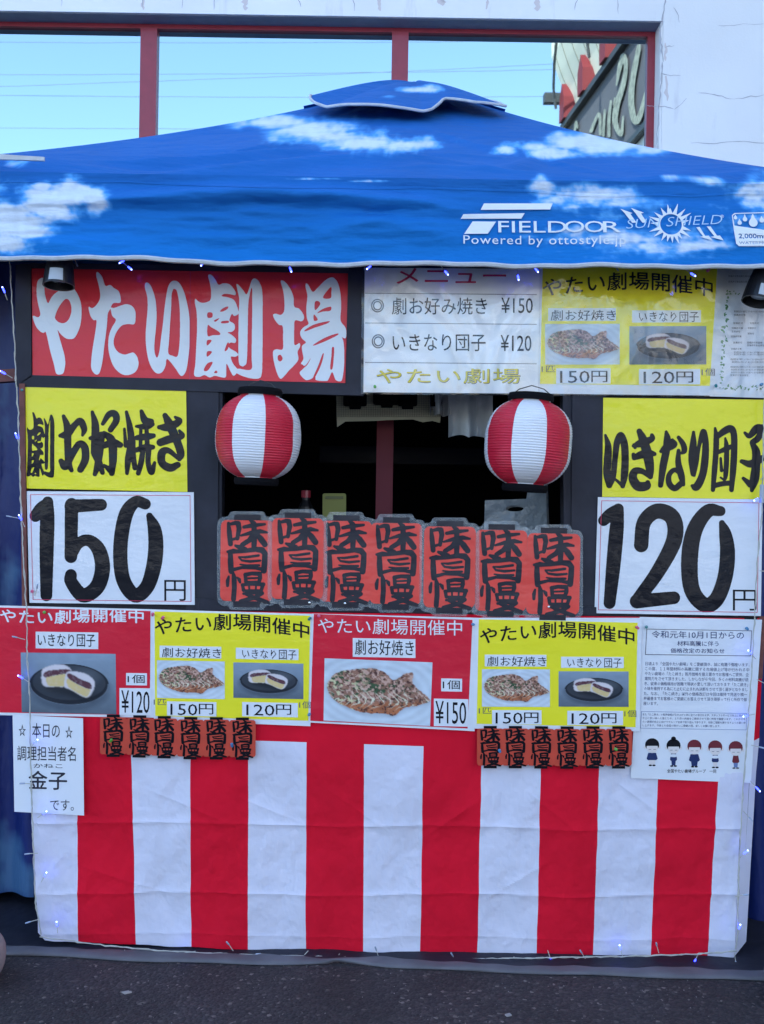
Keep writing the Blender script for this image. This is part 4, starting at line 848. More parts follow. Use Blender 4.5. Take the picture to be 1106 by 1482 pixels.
# 150 and 120 yen sheets
def price_sheet(label, q, strokes, org, orig, yen):
    t = poster('price_sheet', label, 'price sign', q, .009, M['white'], 'big yen price sheets')
    mv, mf = ink(250*4, 170*4, draw_strokes(strokes, org, orig, 4, 1.2), 1.6, .5, .25); u = (mv-6)/4+np.array(orig); put('lettering', u, mf, M['black'], t, .009+e1)
    T(t, '円', yen, M['black'], .009+e1, .01); qq = np.array(q, float); c = qq.mean(0); line(t, [tuple(c+(p-c)*np.array([.955, .94])) for p in qq], .8, M['pink_ink'], .009+e1, 'border_line', True); return t
price_sheet('white sheet with huge black 150 and small yen sign at left', [(40.5, 711), (281.5, 712.5), (283, 875), (44.5, 872)],
 [[(105,112,28),(122,92,32),(140,75,26)],[(140,72,26),(139,120,34),(137,200,34),(136,338,28)],[(207,84,32),(292,80,28)],[(208,80,32),(206,228,30)],[(206,228,24),(228,190,26),(258,182,28),(286,210,34),(296,262,36),(280,315,36),(240,338,34),(207,300,30),(206,280,28)],
  [(418,78,26),(390,72,28),(362,110,34),(347,200,34),(354,290,34),(388,338,34),(422,315,34),(441,260,36),(448,200,36),(444,150,32),(430,112,16)]], (0, 690, 1.975), (35, 705), (239, 839, 270, 869))
price_sheet('white sheet with huge black 120 and small yen sign at right', [(864.5, 719.5), (1102, 723), (1099.5, 891), (859.5, 887)],
 [[(645,125,26),(664,108,30),(687,92,26)],[(687,92,26),(682,150,34),(673,250,34),(662,360,28)],[(752,195,34),(760,130,34),(798,98,36),(842,118,38),(846,180,38),(800,270,34),(742,350,30)],[(740,355,34),(845,345,30)],
  [(978,98,24),(942,98,32),(905,150,38),(890,230,40),(896,320,38),(932,365,36),(966,350,36),(990,290,36),(998,220,36),(992,165,30),(982,132,14)]], (546, 690, 1.975), (855, 715), (1059, 853, 1093, 883))
# menu sheet
mn = poster('menu_sheet', 'white menu sheet with grey lines for 150 and 120 yen dishes under canopy edge', 'menu', [(527, 388), (781, 390), (779, 570), (526, 568)], .005, M['white2'])
brush_text(mn, 'メニュー', (573, 388, 735, 414), M['pink_ink'], .005+e1, 0, .32, 1.6)
for y in (425, 468, 525): line(mn, [(529, y+30), (776, y+31)] if False else [(529, y), (776, y+2)], .9, M['grey_ink'], .005+e1)
T(mn, '◎', (537, 433, 557, 454), M['grey_ink'], .005+e1, 0, .01); T(mn, '劇お好み焼き', (567, 431, 706, 457), M['black'], .005+e1, .0, .012); T(mn, '¥150', (725, 431, 772, 455), M['black'], .005+e1, 0, .012)
T(mn, '◎', (538, 484, 558, 506), M['grey_ink'], .005+e1, 0, .01); T(mn, 'いきなり団子', (568, 484, 704, 510), M['black'], .005+e1, .0, .012); T(mn, '¥120', (724, 485, 770, 510), M['black'], .005+e1, 0, .012)
brush_text(mn, 'やたい劇場', (544, 533, 756, 559), M['grey_ink'], .005+e1, .0, .22, 2.2); brush_text(mn, 'やたい劇場', (544, 533, 755, 558), M['yellow_ink'], .005+e2, .0, .36, 1.5)
# the four-panel posters
wv = lambda u_: 12*(2*u_-1)**4*.8+2*np.sin(u_*9)
def yellow_poster(label, q, yq, off, dx, dy, k=1., ky=1., cut=False, s=.012):
    t = poster('menu_poster', label, 'poster', q, off, M['white'], 'yellow menu posters'); sheet(t, yq, M['yellow'], off+.001, 'printed_panel', .0006); o = off+.001
    m = lambda x, y: (dx+(x-222)*k, dy+(y-881)*ky)
    def bx(x0, y0, x1, y1): a, b = m(x0, y0), m(x1, y1); return (*a, *b)
    brush_text(t, 'やたい劇場開催中', bx(226, 886, 451, 913), M['black'], o+e1, s, .22, 1.6, warp=wv)
    for b_, tx, tb in (((233.5, 933, 322, 950), '劇お好焼き', (237, 935.5, 322, 949.5)), ((343, 936, 433, 952), 'いきなり団子', (352, 938, 430, 951.5))):
        x0, y0, x1, y1 = bx(*b_); sheet(t, rect(x0, y0, x1, y1, s), M['white'], o+e1, 'caption_strip', .0004); T(t, tx, bx(*tb), M['black'], o+e2, s, .006, res=1)
    a = bx(229.5, 954, 327, 1008); photo(t, 'fish', rect(*a, s), o+e1); a = bx(339.5, 957, 440, 1008); photo(t, 'bun', rect(*a, s), o+e1)
    for b_, tx, tb in (((244, 1013, 315, 1033.5), '150円', (249, 1015.5, 312, 1032.5)), ((352, 1014, 432, 1034.5), '120円', (358, 1016.5, 424, 1033))):
        x0, y0, x1, y1 = bx(*b_); sheet(t, rect(x0, y0, x1, y1, s), M['white'], o+e1, 'price_strip', .0004); x_ = tb[0]+(tb[2]-tb[0])*.62; T(t, tx[:3], bx(tb[0], tb[1]+.8, x_-.5, tb[3]), M['black'], o+e2, s, .0, res=2); T(t, '円', bx(x_+1.5, tb[1]+.6, tb[2], tb[3]+.3), M['black'], o+e2, s, .014, res=1)
    T(t, '1匹', bx(225, 1009.5, 243, 1018), M['grey_ink'], o+e1, s, 0, res=1); T(t, '1個', bx(434, 1013, 451, 1023), M['grey_ink'], o+e1, s, 0, res=1)
    return t
yellow_poster('yellow two-dish menu poster pinned left of the red 150 yen poster', [(222, 881), (452, 887.5), (450, 1049), (225, 1040)], [(226, 884), (450, 890), (447, 1041), (227, 1034)], .0175, 222, 881, 1, 1, s=.020)
yellow_poster('yellow two-dish menu poster pinned between red 150 yen poster and white notice', [(687, 893), (926, 893), (923, 1056), (683, 1052)], [(692, 895), (920, 900), (917, 1050), (689, 1045)], .0205, 689, 894, 1.0, .995, s=.004)
yellow_poster('yellow two-dish menu poster in the top row under the canopy edge', [(781, 388), (1042, 388), (1029, 573), (779, 570)], [(785, 386), (1037, 388), (1026, 559), (781, 556)], .0070, 780, 390.5, 1.105, 1.085, s=-.002)
def red_poster(label, q, rq, off, title, tb, style, cap, capb, captb, kind, phq, one, oneb, price, pb, pbt, s):
    t = poster('price_poster', label, 'poster', q, off, M['white'], 'red dish posters'); sheet(t, rq, M['red'], off+.001, 'printed_panel', .0006); o = off+.001
    if style == 'fat': brush_text(t, title, tb, M['white'], o+e1, s, .25, 1.7, warp=lambda u_: 2*np.sin(u_*6))
    else: T(t, title, tb, M['white'], o+e1, s, .006)
    sheet(t, rect(*capb, s), M['white'], o+e1, 'caption_strip', .0004); T(t, cap, captb, M['black'], o+e2, s, .016)
    photo(t, kind, phq, o+e1)
    sheet(t, rect(*oneb, s), M['white'], o+e1, 'caption_strip', .0004); T(t, one, (oneb[0]+2, oneb[1]+2, oneb[2]-2, oneb[3]-2), M['black'], o+e2, s, .01)
    sheet(t, rect(*pb, s), M['white'], o+e1, 'price_strip', .0004); T(t, price, pbt, M['black'], o+e2, s, .022); return t
red_poster('red poster with a cut bun on a black plate for 120 yen at far left', [(-14, 875), (222, 881), (225, 1037), (-14, 1033)], [(-12, 878), (220, 883.5), (219, 1033.5), (-12, 1029)], .0160, 'やたい劇場開催中', (3, 879, 213, 902), 'fat', 'いきなり団子', (55, 913, 145, 937), (58, 915.5, 142, 935), 'bun', [(33.5, 943), (170, 945), (171, 1032), (35, 1029)], '1個', (185, 972.5, 215, 990), '¥120', (175.5, 994, 221, 1033), (178, 997, 220, 1031), .014)
red_poster('red poster with a fish-shaped savoury cake for 150 yen in the middle', [(452, 887), (690, 893), (686, 1056), (449, 1043.5)], [(455, 887.5), (683, 896), (676, 1052), (450, 1041)], .0190, 'やたい劇場開催中', (461, 893, 668, 915), 'thin', '劇お好焼き', (511, 922, 601, 949), (514, 924, 600, 947), 'fish', [(470.5, 951), (625.5, 957), (622, 1048.5), (469, 1040.5)], '1個', (638, 980, 668, 998.5), '¥150', (627.5, 1009, 677, 1048.5), (629.5, 1012, 675, 1046), .018)
# notice
nt_ = poster('notice_sheet', 'white printed price notice with five small bowing figures at right', 'notice', [(924, 892), (1100, 896), (1084, 1131), (911, 1124)], .0150, M['white'])
o = .015
line(nt_, [(934, 909.5), (1085, 912), (1083, 948), (932, 946)], .9, M['grey_ink'], o+e1, 'border_line', True)
line(nt_, [(926.5, 1028), (1078, 1031), (1077, 1054.5), (925, 1052)], .6, M['blue_ink'], o+e1, 'border_line', True)
T(nt_, '令和元年10月1日からの', (941, 911.5, 1075, 923.5), M['sky_ink'], o+e1, .012, .012); T(nt_, '材料高騰に伴う', (977.5, 926, 1038.5, 935), M['sky_ink'], o+e1, .01, .012); T(nt_, '価格改定のお知らせ', (968, 936.5, 1047, 945), M['sky_ink'], o+e1, .01, .012)
body = ['日頃より「全国やたい劇場」をご愛顧頂き、誠に有難う御座います。', 'この度、１１年間材料の高騰に関する市場値上げ等が行われる中', 'やたい劇場の「たこ焼き」販売価格を据え置きでお客様へご提供、企', '業努力をさせて頂きました。しかしながら今回、多くの材料高騰が続', 'き、従来の価格維持が困難で現状の愛して頂いております「たこ焼き」', 'の味を維持する為にと止むに止まれぬ決断をさせて頂く運びとなりまし', 'た。なお、「たこ焼き」以外の価格改訂は今回は維持で見送り精一', '杯最善までお客様のご愛顧にお答えさせて頂き頑張って行く所存で御', '座います。']
for i, b_ in enumerate(body): T(nt_, b_, (932-.35*i, 956.5+i*7.15, (1082-.6*i) if i < 8 else 950, 961.8+i*7.15), M['sky_ink'], o+e1, .012, .0, res=1)
small = ['また「たこ焼き」の販売価格が引き上げと共に全ての窓口および、スタッフのサービス向上に努めて', 'お上に良い味へと進むため、より良い内容をご提供させて頂く所存で御座います。これからも', 'たい劇場が向上に向けてグループ全体で取り組んで参ります。何卒ご理解を賜りますようお願い申', 'し上げます。今後とも全国の味がいご愛顧の程、宜しくお願い致します。']
for i, b_ in enumerate(small): T(nt_, b_, (928, 1030.5+i*5.2, 1076 if i < 3 else 1040, 1034+i*5.2), M['sky_ink'], o+e1, .012, .0, res=1)
T(nt_, '全国やたい劇場グループ　一同', (963, 1110.5, 1035, 1117.5), M['black'], o+e1, .008, .012, res=1)
def ell(cx, cy, rx, ry, n=18, a0=0, a1=2*math.pi): return [(cx+rx*math.cos(a), cy+ry*math.sin(a)) for a in np.linspace(a0, a1, n, endpoint=(a1-a0) < 6.2)]
def dot(par, pts, m, off, name): return obj(name, [F(x, y, off) for x, y in pts], [tuple(range(len(pts)))], m, par)
for k, (x, y) in enumerate([(941.7, 1076), (972.5, 1077), (1002.5, 1078), (1032.5, 1079), (1062, 1080)]):
    hm = M['black'] if k < 2 else M['hair_ink']; hr = dot(nt_, ell(x, y, 10.2, 9.5), hm, o+e1, 'printed_figure')
    for sx in (-1, 1): dot(hr, ell(x+sx*10.3, y+3.5, 1.9, 2.5), M['skin_ink'], o+e1*.9, 'printed_face')
    dot(hr, ell(x, y+4.2, 8.2, 7.6), M['skin_ink'], o+e2, 'printed_face'); dot(hr, ell(x, y+1.5, 9.6, 8, a0=math.pi, a1=2*math.pi), hm, o+e2*1.1, 'printed_hair')
    if k == 1: dot(hr, ell(x, y-10, 3.5, 3), hm, o+e1, 'printed_hair')
    for sx in (-1, 1): line(hr, [(x+sx*3.4-1.5, y+6.5), (x+sx*3.4+1.5, y+6.5)], .6, M['grey_ink'], o+e3, 'printed_eye')
    wd = 8 if k in (0, 2) else 5.2
    dot(hr, [(x-wd*.7, y+11.5), (x+wd*.7, y+11.5), (x+wd, y+20), (x+wd*.75, y+22), (x-wd*.75, y+22), (x-wd, y+20)], M['hair_ink'] if k == 4 else M['sky_ink'], o+e1, 'printed_body')
    dot(hr, [(x-wd*.6, y+22), (x+wd*.6, y+22), (x+wd*.5, y+28.5), (x-wd*.5, y+28.5)], [M['skin_ink'], M['sky_ink'], M['sky_ink'], M['skin_ink'], M['blue_ink']][k], o+e1, 'printed_body')
    for sx in (-1, 1): dot(hr, ell(x+sx*2.6, y+29.5, 2.4, 1.2), M['grey_ink'] if k == 4 else M['black'], o+e1*1.2, 'printed_shoe')
    if k in (1, 3): dot(hr, ell(x, y+14.5, 6.5, 2.2), M['white'], o+e2, 'printed_hand')
# ivy-bordered sheet
iv = poster('permit_sheet', 'white certificate sheet with green ivy border at the top right', 'notice', [(1042, 388), (1130, 388), (1126, 577), (1026, 574)], .0062, M['white'])
o = .0062
def leaf(x, y, a, s, m):
    pts = [(x+s*(math.cos(a)*q-math.sin(a)*r), y+s*(math.sin(a)*q+math.cos(a)*r)) for q, r in ((0, 0), (.5, .38), (1.1, .3), (1.5, 0), (1.1, -.3), (.5, -.38))]
    return pts
LV = []
for t_ in np.linspace(0, 1, 46):
    x, y = 1052-9*t_+1.5*math.sin(t_*40), 420+135*t_; LV.append((x, y, random.uniform(0, 6.28), random.uniform(1.6, 4.2)))
for t_ in np.linspace(0, 1, 34): LV.append((1042+80*t_, 560+2*math.sin(t_*30)+1.5, random.uniform(0, 6.28), random.uniform(1.4, 3.2)))
for t_ in np.linspace(0, 1, 10): LV.append((1052+18*t_, 425+3*math.sin(t_*9), random.uniform(0, 6.28), random.uniform(1.2, 2.6)))
gv = Geo()
for i, (x, y, a, s) in enumerate(LV): gv.add([F(px_, py_, o+e1+.00001*i) for px_, py_ in leaf(x, y, a, s, 0)], [tuple(range(6))])
gv.make('ivy_border', M['green_ink'], iv)
for i, (y, x0, x1) in enumerate([(399,1053,1086),(407,1053,1080),(450,1061,1112),(455,1061,1078),(467,1060,1074),(467,1084,1097),(474,1058,1074),(474,1081,1093),(479,1058,1070),(482,1081,1090),(486,1057,1072),(495,1060,1073),(495,1080,1102),(499,1080,1105),(504,1057,1072),(509,1061,1108),(512,1061,1108),(519,1056,1106),(523,1058,1106),(530,1056,1110),(534,1057,1110),(538,1057,1110),(542,1056,1082)]):
    T(iv, '営業許可食品衛生責任者氏名所在地'[:max(4, int((x1-x0)/3))] if (x1-x0) < 45 else '食品衛生法の規定により次のとおり営業を許可する', (x0, y, x1, y+2.8), M['grey_ink'], o+e1, .01, 0, res=1)
# name sheet
nm = thing('name_sheet', 'plain white sheet naming the cook, with stars, hanging at lower left', 'notice', F(74, 1174, .024))
sheet(nm, [(23, 1032), (124, 1037), (125.5, 1176.5), (25.5, 1171)], M['plain_paper'], .0235); o = .0235
for tx, b_, bo in (('☆', (31.5, 1045, 43.5, 1064), .01), ('本日の', (51, 1043.5, 92, 1066), .01), ('☆', (98.5, 1047, 110.5, 1067), .01), ('調理担当者名', (29.5, 1076, 115, 1098.5), .01), ('かねこ', (53, 1101.5, 96, 1109), .02), ('です。', (77, 1153.5, 111, 1169), .004)):
    T(nm, tx, b_, M['plain_ink'], o+e1, .015, bo)
brush_text(nm, '金子', (45, 1111, 104, 1141.5), M['plain_ink'], o+e1, .02, .25, 1.9)
# clear vinyl over the upper right sheets
vn = [(524, 386), (1116, 386), (1112, 575), (523, 571)]
u, v = np.meshgrid(np.linspace(0, 1, 80), np.linspace(0, 1, 30)); qn = np.array(vn, float)
pn = (qn[0]*(1-u[..., None])+qn[1]*u[..., None])*(1-v[..., None])+(qn[3]*(1-u[..., None])+qn[2]*u[..., None])*v[..., None]
pn = F(pn[..., 0], pn[..., 1], .014); pn[..., 1] -= .004*np.sin(u*17)*np.sin(v*4+1)+.003*fbm(u*9, v*4, 77, 3)
tag(obj('vinyl_cover', pn, grid_faces(80, 30), M['film'], smooth=True, base=tuple(F(820, 570, .014))), 'clear wrinkled vinyl sheet covering the menu and posters at top right', 'plastic sheet')

# ------------------------------------------------------------------ paper lantern cards
ajm, ajf = ink(260*3, 500*3, draw_strokes(AJI, (0, 0, 1), (385, 70), 3, 1.15, False), 1.6, .5, .6); ajm = ((ajm-6)/3+np.array([385, 70])-np.array([510, 320]))/4.096
def card(parent, cx, cy, hw, hh, off, mr, mi, tilt=0., k=1., tab=(9, 4), film_=None, lab=None):
    rot = lambda pts: [(cx+(x-cx)-(y-cy)*tilt, y+(x-cx)*tilt) for x, y in pts]
    a = rot(lantern_outline(cx, cy, hw, hh)); b = Geo().prism([F(x, y, off) for x, y in a], [F(x, y, off-.0012) for x, y in a]).make('lantern_card', mr, parent, label=lab)
    for sy in (-1, 1):
        y0 = cy+sy*(hh+tab[1]*.55); q = rot([(cx-tab[0], y0-tab[1]/2), (cx+tab[0], y0-tab[1]/2), (cx+tab[0], y0+tab[1]/2), (cx-tab[0], y0+tab[1]/2)])
        Geo().prism([F(x, y, off+.0006) for x, y in q], [F(x, y, off-.0006) for x, y in q]).make('lantern_tab', mi, b)
    pv_ = ajm*np.array(k)+np.array([cx, cy]); pv_ = np.array(rot(pv_)); put('lettering', pv_, ajf, mi, b, off+.0009); return b
row = thing('lantern_garland', 'row of seven laminated red lantern cards under the serving window opening', 'garland', F(580, 885, .02))
cards = [(359, 811, .012), (432, 808, .010), (501, 812, .014), (573, 815, .012), (650, 820, .012), (724, 825, .015), (799, 830, .018)]
for i, (cx, cy, tl) in enumerate(cards):
    card(row, cx, cy, 37 if i not in (0, 6) else 38, 58, .020+(.0035 if i in (1, 4) else 0)+.0002*i, M['lan_red'], M['lan_ink'], tl, (1.0, 1.0), (19, 8))
for i, grp in enumerate([(0,), (1,), (2, 3), (4, ), (5, 6)]):
    def lm(A):
        for k in grp:
            cx, cy, tl = cards[k]
            raster_poly(A, (np.array(lantern_outline(cx, cy+1, 37, 58, 6))-np.array([300, 725]))*3+6)
            for sy in (-1, 1): raster_poly(A, (np.array([(cx-34, cy+sy*46), (cx-24, cy+sy*71), (cx+24, cy+sy*71), (cx+34, cy+sy*46)])-np.array([300, 725]))*3+6)
    mv, mf = ink(570*3, 190*3, lm, 5, .5, .8); uu = (mv-6)/3+np.array([300, 725]); off = .0183+.0004*i+(.004 if i in (1, 3) else 0)
    if grp[0] in (1, 4): off -= .0003
    put('laminate_film', uu, mf, M['lamfilm'], row, off)
for lab, xs_, y0, sl, pk in (('strip of six small orange-red lantern cards below the cut bun poster', (168, 205.5, 241, 278.6, 315.6, 353), 1062, .022, (37, 52)), ('strip of six small orange-red lantern cards beside the five-figure notice', (708, 744, 781, 818, 855, 892), 1078, .002, (37, 52))):
    st_ = thing('lantern_garland', lab, 'garland', F(np.mean(xs_), y0+30, .03), 'small lantern strips')
    for i, cx in enumerate(xs_): card(st_, cx, y0+sl*(cx-xs_[0])+random.uniform(-.6, .6), 18.9, 26.5, .0275+.0003*(i % 2), M['lan_red2'], M['lan_ink2'], .01+random.uniform(-.01, .01), (.485, .45), (9.3, 3.6))

# ------------------------------------------------------------------ round lanterns
def round_lantern(cx, cy, rx, ry, D, tilt, rotdeg, label, nrib=34):
    c = P(cx, cy, D); s = D/FPX; rX, rZ = rx*s, ry*s; t = thing('paper_lantern', label, 'lantern', tuple(c-np.array([0, 0, rZ])), 'round red and white lanterns')
    nseg = 96; prof = []
    n = nrib*6
    for i in range(n+1):
        f = i/n; zz = -1+2*f; zc = zz*.985
        r = (1-abs(zc)**2.7)**(1/2.15); r = max(r, .46)
        r *= 1-.013*(.5+.5*math.cos(2*math.pi*nrib*f)); prof.append((r*rX, zz*rZ*.97))
    V = []; Fc = []; fm = []
    for i, (r, z) in enumerate(prof):
        for k in range(nseg): a = 2*math.pi*k/nseg; d_ = 1+.022*mnoise.noise(Vector((math.cos(a)*1.6+cx, math.sin(a)*1.6, z*16)))+.006*mnoise.noise(Vector((math.cos(a)*7+cx, math.sin(a)*7, z*60))); V.append((r*d_*math.cos(a), r*d_*math.sin(a), z+.0012*mnoise.noise(Vector((math.cos(a)*2+cx, math.sin(a)*2, z*30)))))
    for i in range(n):
        for k in range(nseg):
            Fc.append((i*nseg+k, i*nseg+(k+1) % nseg, (i+1)*nseg+(k+1) % nseg, (i+1)*nseg+k)); fm.append(int((k//12) % 2))
    Rm = Matrix.Rotation(R(tilt), 3, 'Y') @ Matrix.Rotation(R(rotdeg), 3, 'Z')
    tr = lambda pts: [np.array(Rm @ Vector(p))+c for p in pts]
    obj('lantern_body', tr(V), Fc, [M['lantern_white'], M['lantern_red']], t, fm=fm)
    for sgn in (-1, 1):
        g_ = Geo(); g_.lathe([(0, sgn*rZ*.93), (rX*.52, sgn*rZ*.93), (rX*.53, sgn*rZ*1.02), (rX*.50, sgn*rZ*1.09), (rX*.40, sgn*rZ*1.09), (0, sgn*rZ*1.05)], (0, 0, 0), 32)
        obj('lantern_ring', tr(g_.v[0]), g_.f, M['ring'], t)
    g_ = Geo().tube([(-rX*.5, 0, rZ*1.05), (-rX*.3, 0, rZ*1.2), (0, 0, rZ*1.28), (rX*.3, 0, rZ*1.2), (rX*.5, 0, rZ*1.05)], .0015, 5); obj('wire_handle', tr(g_.v[0]), g_.f, M['darkmetal'], t)
    return t
# stripe k//12 even = white, each 45 degrees; facing the viewer is -Y = 270 degrees
round_lantern(374, 632.5, 61.5, 64, 2.60, 1.5, -29, 'red and white round lantern hanging at the left of the serving window')
round_lantern(764, 641, 63, 65, 2.60, 3.0, -29, 'red and white round lantern hanging at the right of the serving window')

# ------------------------------------------------------------------ clamp lamps
def clamp_lamp(cx, cy, D, label, ax, sc=1.):
    c = P(cx, cy, D); t = thing('clamp_lamp', label, 'lamp', tuple(c), 'clamp lamps under the canopy edge'); ax = np.array(ax, float); ax /= np.linalg.norm(ax)
    Geo().lathe([(0, .12), (.022, .12), (.026, .10), (.030, .075), (.035, .05), (.0405, 0), (.0375, 0), (.033, .045), (.0, .055)], c, 28, tuple(ax)).make('lamp_shade', M['black_plastic'], t, smooth=False)
    Geo().tube([c+ax*.09, c+ax*.12, c+ax*.12+np.array([0, .05, .02])], .009, 8).make('lamp_arm', M['black_plastic'], t)
    g_ = Geo(); v = []
    Mx = Vector(tuple(ax)).to_track_quat('Z', 'Y').to_matrix(); fwd = Mx.inverted() @ Vector((.10, -1, 0)); a0 = math.atan2(fwd.y, fwd.x)
    for i in range(9):
        for h_, r in ((.004, .0412), (.036, .0375)):
            a = a0+R(-26+52*i/8); v.append(np.array(Mx @ Vector((r*math.cos(a), r*math.sin(a), h_)))+c)
    obj('sticker', v, [(2*i, 2*i+1, 2*i+3, 2*i+2) for i in range(8)], M['sticker'], t)
    Geo().lathe([(0, .012), (.02, .015), (.026, .03), (0, .04)], c, 16, tuple(ax)).make('light_bulb', M['bulb_off'], t); return t
clamp_lamp(85, 414, 2.57, 'black clamp lamp pointing down in front of the red banner', (0, .12, 1))
clamp_lamp(1096, 437, 2.57, 'black clamp lamp tilted over the ivy-bordered sheet at right', (.28, .15, 1))

# ------------------------------------------------------------------ blue fairy lights
fl = thing('fairy_lights', 'string of blue LED fairy lights on clear cable edging the whole stall front', 'string lights', F(560, 1372, .03))
def cable(pts, r=.0016, off=.03):
    P0 = np.array(pts, float); out = []
    for a, b in zip(P0[:-1], P0[1:]):
        n = max(2, int(np.hypot(*(b-a))/7))
        for t in np.linspace(0, 1, n, endpoint=False): out.append(a+(b-a)*t+np.array([random.uniform(-.7, .7), random.uniform(-.7, .7)]))
    out.append(P0[-1]); return [F(x, y, off+random.uniform(-.001, .001)) for x, y in out]
left = [(21, 384), (24, 440), (28, 500), (30, 550), (33, 600), (36, 700), (40, 800), (45, 880), (46, 950), (50, 1020), (51, 1100), (54, 1200), (58, 1300), (66, 1345)]
bot = [(66, 1346), (112, 1351), (160, 1358), (250, 1366), (360, 1371), (440, 1373), (530, 1376), (640, 1378), (760, 1376), (900, 1373), (1000, 1370), (1058, 1366)]
right = [(1058, 1366), (1061, 1345), (1063, 1250), (1068, 1150), (1075, 1060), (1082, 960), (1085, 900), (1090, 800), (1096, 745), (1098, 650), (1099, 580), (1102, 520), (1100, 395)]
top = [(21, 384), (90, 386), (200, 383), (300, 387), (420, 389), (540, 388), (640, 391), (760, 390), (900, 392), (1000, 391), (1100, 395)]
for pth, of in ((left, .034), (bot, .045), (right, .034), (top, .09)):
    Geo().tube(cable(pth, off=of), .0015, 5).make('cable', M['cable'], fl)
    Geo().tube([q+np.array([.0016*math.sin(i*1.3), -.001, .0016*math.cos(i*1.3)]) for i, q in enumerate(cable(pth, off=of))], .0012, 5).make('cable', M['cable'], fl)
def bulb(x, y, dx, dy, on, off=.034, ln=7):
    d = np.array([dx, dy], float); d /= np.hypot(*d); a = F(x, y, off); b = F(x+d[0]*ln, y+d[1]*ln, off+.006); t = (b-a)/np.linalg.norm(b-a); L3 = np.linalg.norm(b-a)
    m = M['bulb_on'] if on else M['bulb_off']
    Geo().tube([a, a+t*L3*.35, a+t*L3*.7, a+t*L3*.92, a+t*L3], [.0019, .0022, .0023, .0020, .0010], 10).make('bulb', m, fl)
    if on: Geo().lathe([(0, -.0018), (.0013, -.0013), (.0018, 0), (.0013, .0013), (0, .0018)], b, 10).make('bulb_tip', M['bulb_core'], fl)
    s0 = F(x-d[0]*11, y-d[1]*11, off-.003); Geo().tube([s0, a], .0011, 4).make('bulb_lead', M['cable'], fl)
BL = [(15,428,-.3,-1,1),(16,544,-1,-.6,1),(33,636,-.2,-1,1),(25,748,-1,-.2,0),(39,752,-.4,-1,1),(61,850,.3,-1,0),(41,978,-.8,-.6,1),(33,920,-1,-.3,0),(58,1070,.6,-.6,1),(44,1128,-1,-.1,0),(70,1171,.8,-.6,1),(51,1228,-1,0,0),(72,1260,.6,-1,1),(90,1331,0,-1,1),(52,1325,-1,.2,0),
 (182,1376,-.4,1,1),(276,1370,-1,.2,1),(335,1358,-.6,-1,0),(380,1371,-.8,-.1,0),(440,1375,-.6,.6,0),(487,1381,-.5,.9,1),(545,1366,-.3,-1,0),(592,1385,-.5,1,1),(654,1374,-.2,-.4,0),(681,1384,-1,.5,1),(736,1385,-.6,1,0),(793,1377,.1,.3,1),(838,1370,-.6,-1,0),(893,1364,-.3,-1,1),(945,1360,-.3,-1,0),(1000,1379,-.5,.8,1),(1057,1381,.1,1,0),
 (1062,1335,.1,-.8,1),(1068,1287,.7,-.2,0),(1069,1228,.4,-.5,1),(1076,1176,.6,.7,0),(1086,1133,.7,.8,1),(1091,1076,1,.2,0),(1074,1031,-.7,.1,1),(1098,985,1,.5,0),(1079,943,-.6,-.6,1),(1103,826,1,.1,0),(1089,722,-.7,.3,1),(1103,690,.7,-.3,0),
 (192,389,-.8,.7,1),(198,398,.7,.6,1),(304,391,-.4,.7,1),(424,399,.3,.8,1),(125,392,.5,1,0),(358,389,.5,.7,0),(477,394,.6,.8,0),(537,397,-.6,.6,1),(641,404,.5,.7,1),(743,410,.1,1,1),(767,400,.4,.6,1),(985,407,.7,.6,1),(880,398,.4,.8,0)]
for x, y, dx, dy, on in BL:
    tpb = y < 415
    bulb(x, y, dx, dy, on, .090 if tpb else .040)
jn = Geo().tube([F(1096, 702, .036), F(1095, 728, .036)], .006, 10).make('cable_connector', M['sticker'], fl)

# ------------------------------------------------------------------ push pins
PC = {'green': (.08, .35, .03), 'pink': (.70, .09, .22), 'blue': (.05, .22, .42), 'teal': (.02, .20, .22), 'yellow': (.4, .4, .03)}
PM = {k: mat('pin_'+k, v, .3, coat=.6) for k, v in PC.items()}
PINS = [(34,565,'teal','top left corner of the yellow sheet above the 150 sign',.009),(49,855,'pink','lower left of the 150 yen sheet',.012),(68,885,'green','top of the cut bun poster over its white title',.0195),(224,887,'pink','top left corner of the left yellow menu poster',.0215),(239,892,'pink','first title character of the left yellow poster',.0215),(450,893,'teal','upper left corner of the middle red poster',.023),(462,890,'pink','title of the middle red poster, next to a teal pin',.023),(449,1031,'blue','lower left corner of the middle red poster',.023),(683,902,'blue','upper right corner of the middle red poster',.024),(918,906,'pink','top right of the yellow poster beside the notice',.025),(933,906,'teal','top left corner of the white price notice',.019),(1077,908,'blue','top right corner of the white price notice',.019),(166,1067,'green','first lantern card of the left small strip',.031),(338,1073,'blue','last lantern card of the left small strip',.031),(721,1082,'blue','first lantern card of the right small strip',.031),(887,1080,'green','last lantern card of the right small strip',.031),(543,561,'green','bottom left corner of the white menu sheet',.017),(1021,394,'pink','top right of the top row yellow poster',.018),(1033,559,'teal','bottom left corner of the ivy-bordered sheet',.018),(1098,558,'blue','bottom edge of the ivy-bordered sheet',.018)]
for x, y, c_, where, off in PINS:
    t = thing('push_pin', c_+' push pin at the '+where, 'push pin', F(x, y, off), 'push pins'); b = F(x, y, off)
    Geo().lathe([(.0, 0), (.0042, 0), (.0042, .0015), (.0022, .0028), (.0020, .007), (.0036, .0085), (.0036, .0105), (0, .011)], b, 12, (random.uniform(-.3, .3), -1, random.uniform(-.5, .1))).make('pin_head', PM[c_], t)
    Geo().tube([b+np.array([0, .001, 0]), b+np.array([0, -.002, 0])], .0006, 4).make('pin_needle', M['steel'], t)
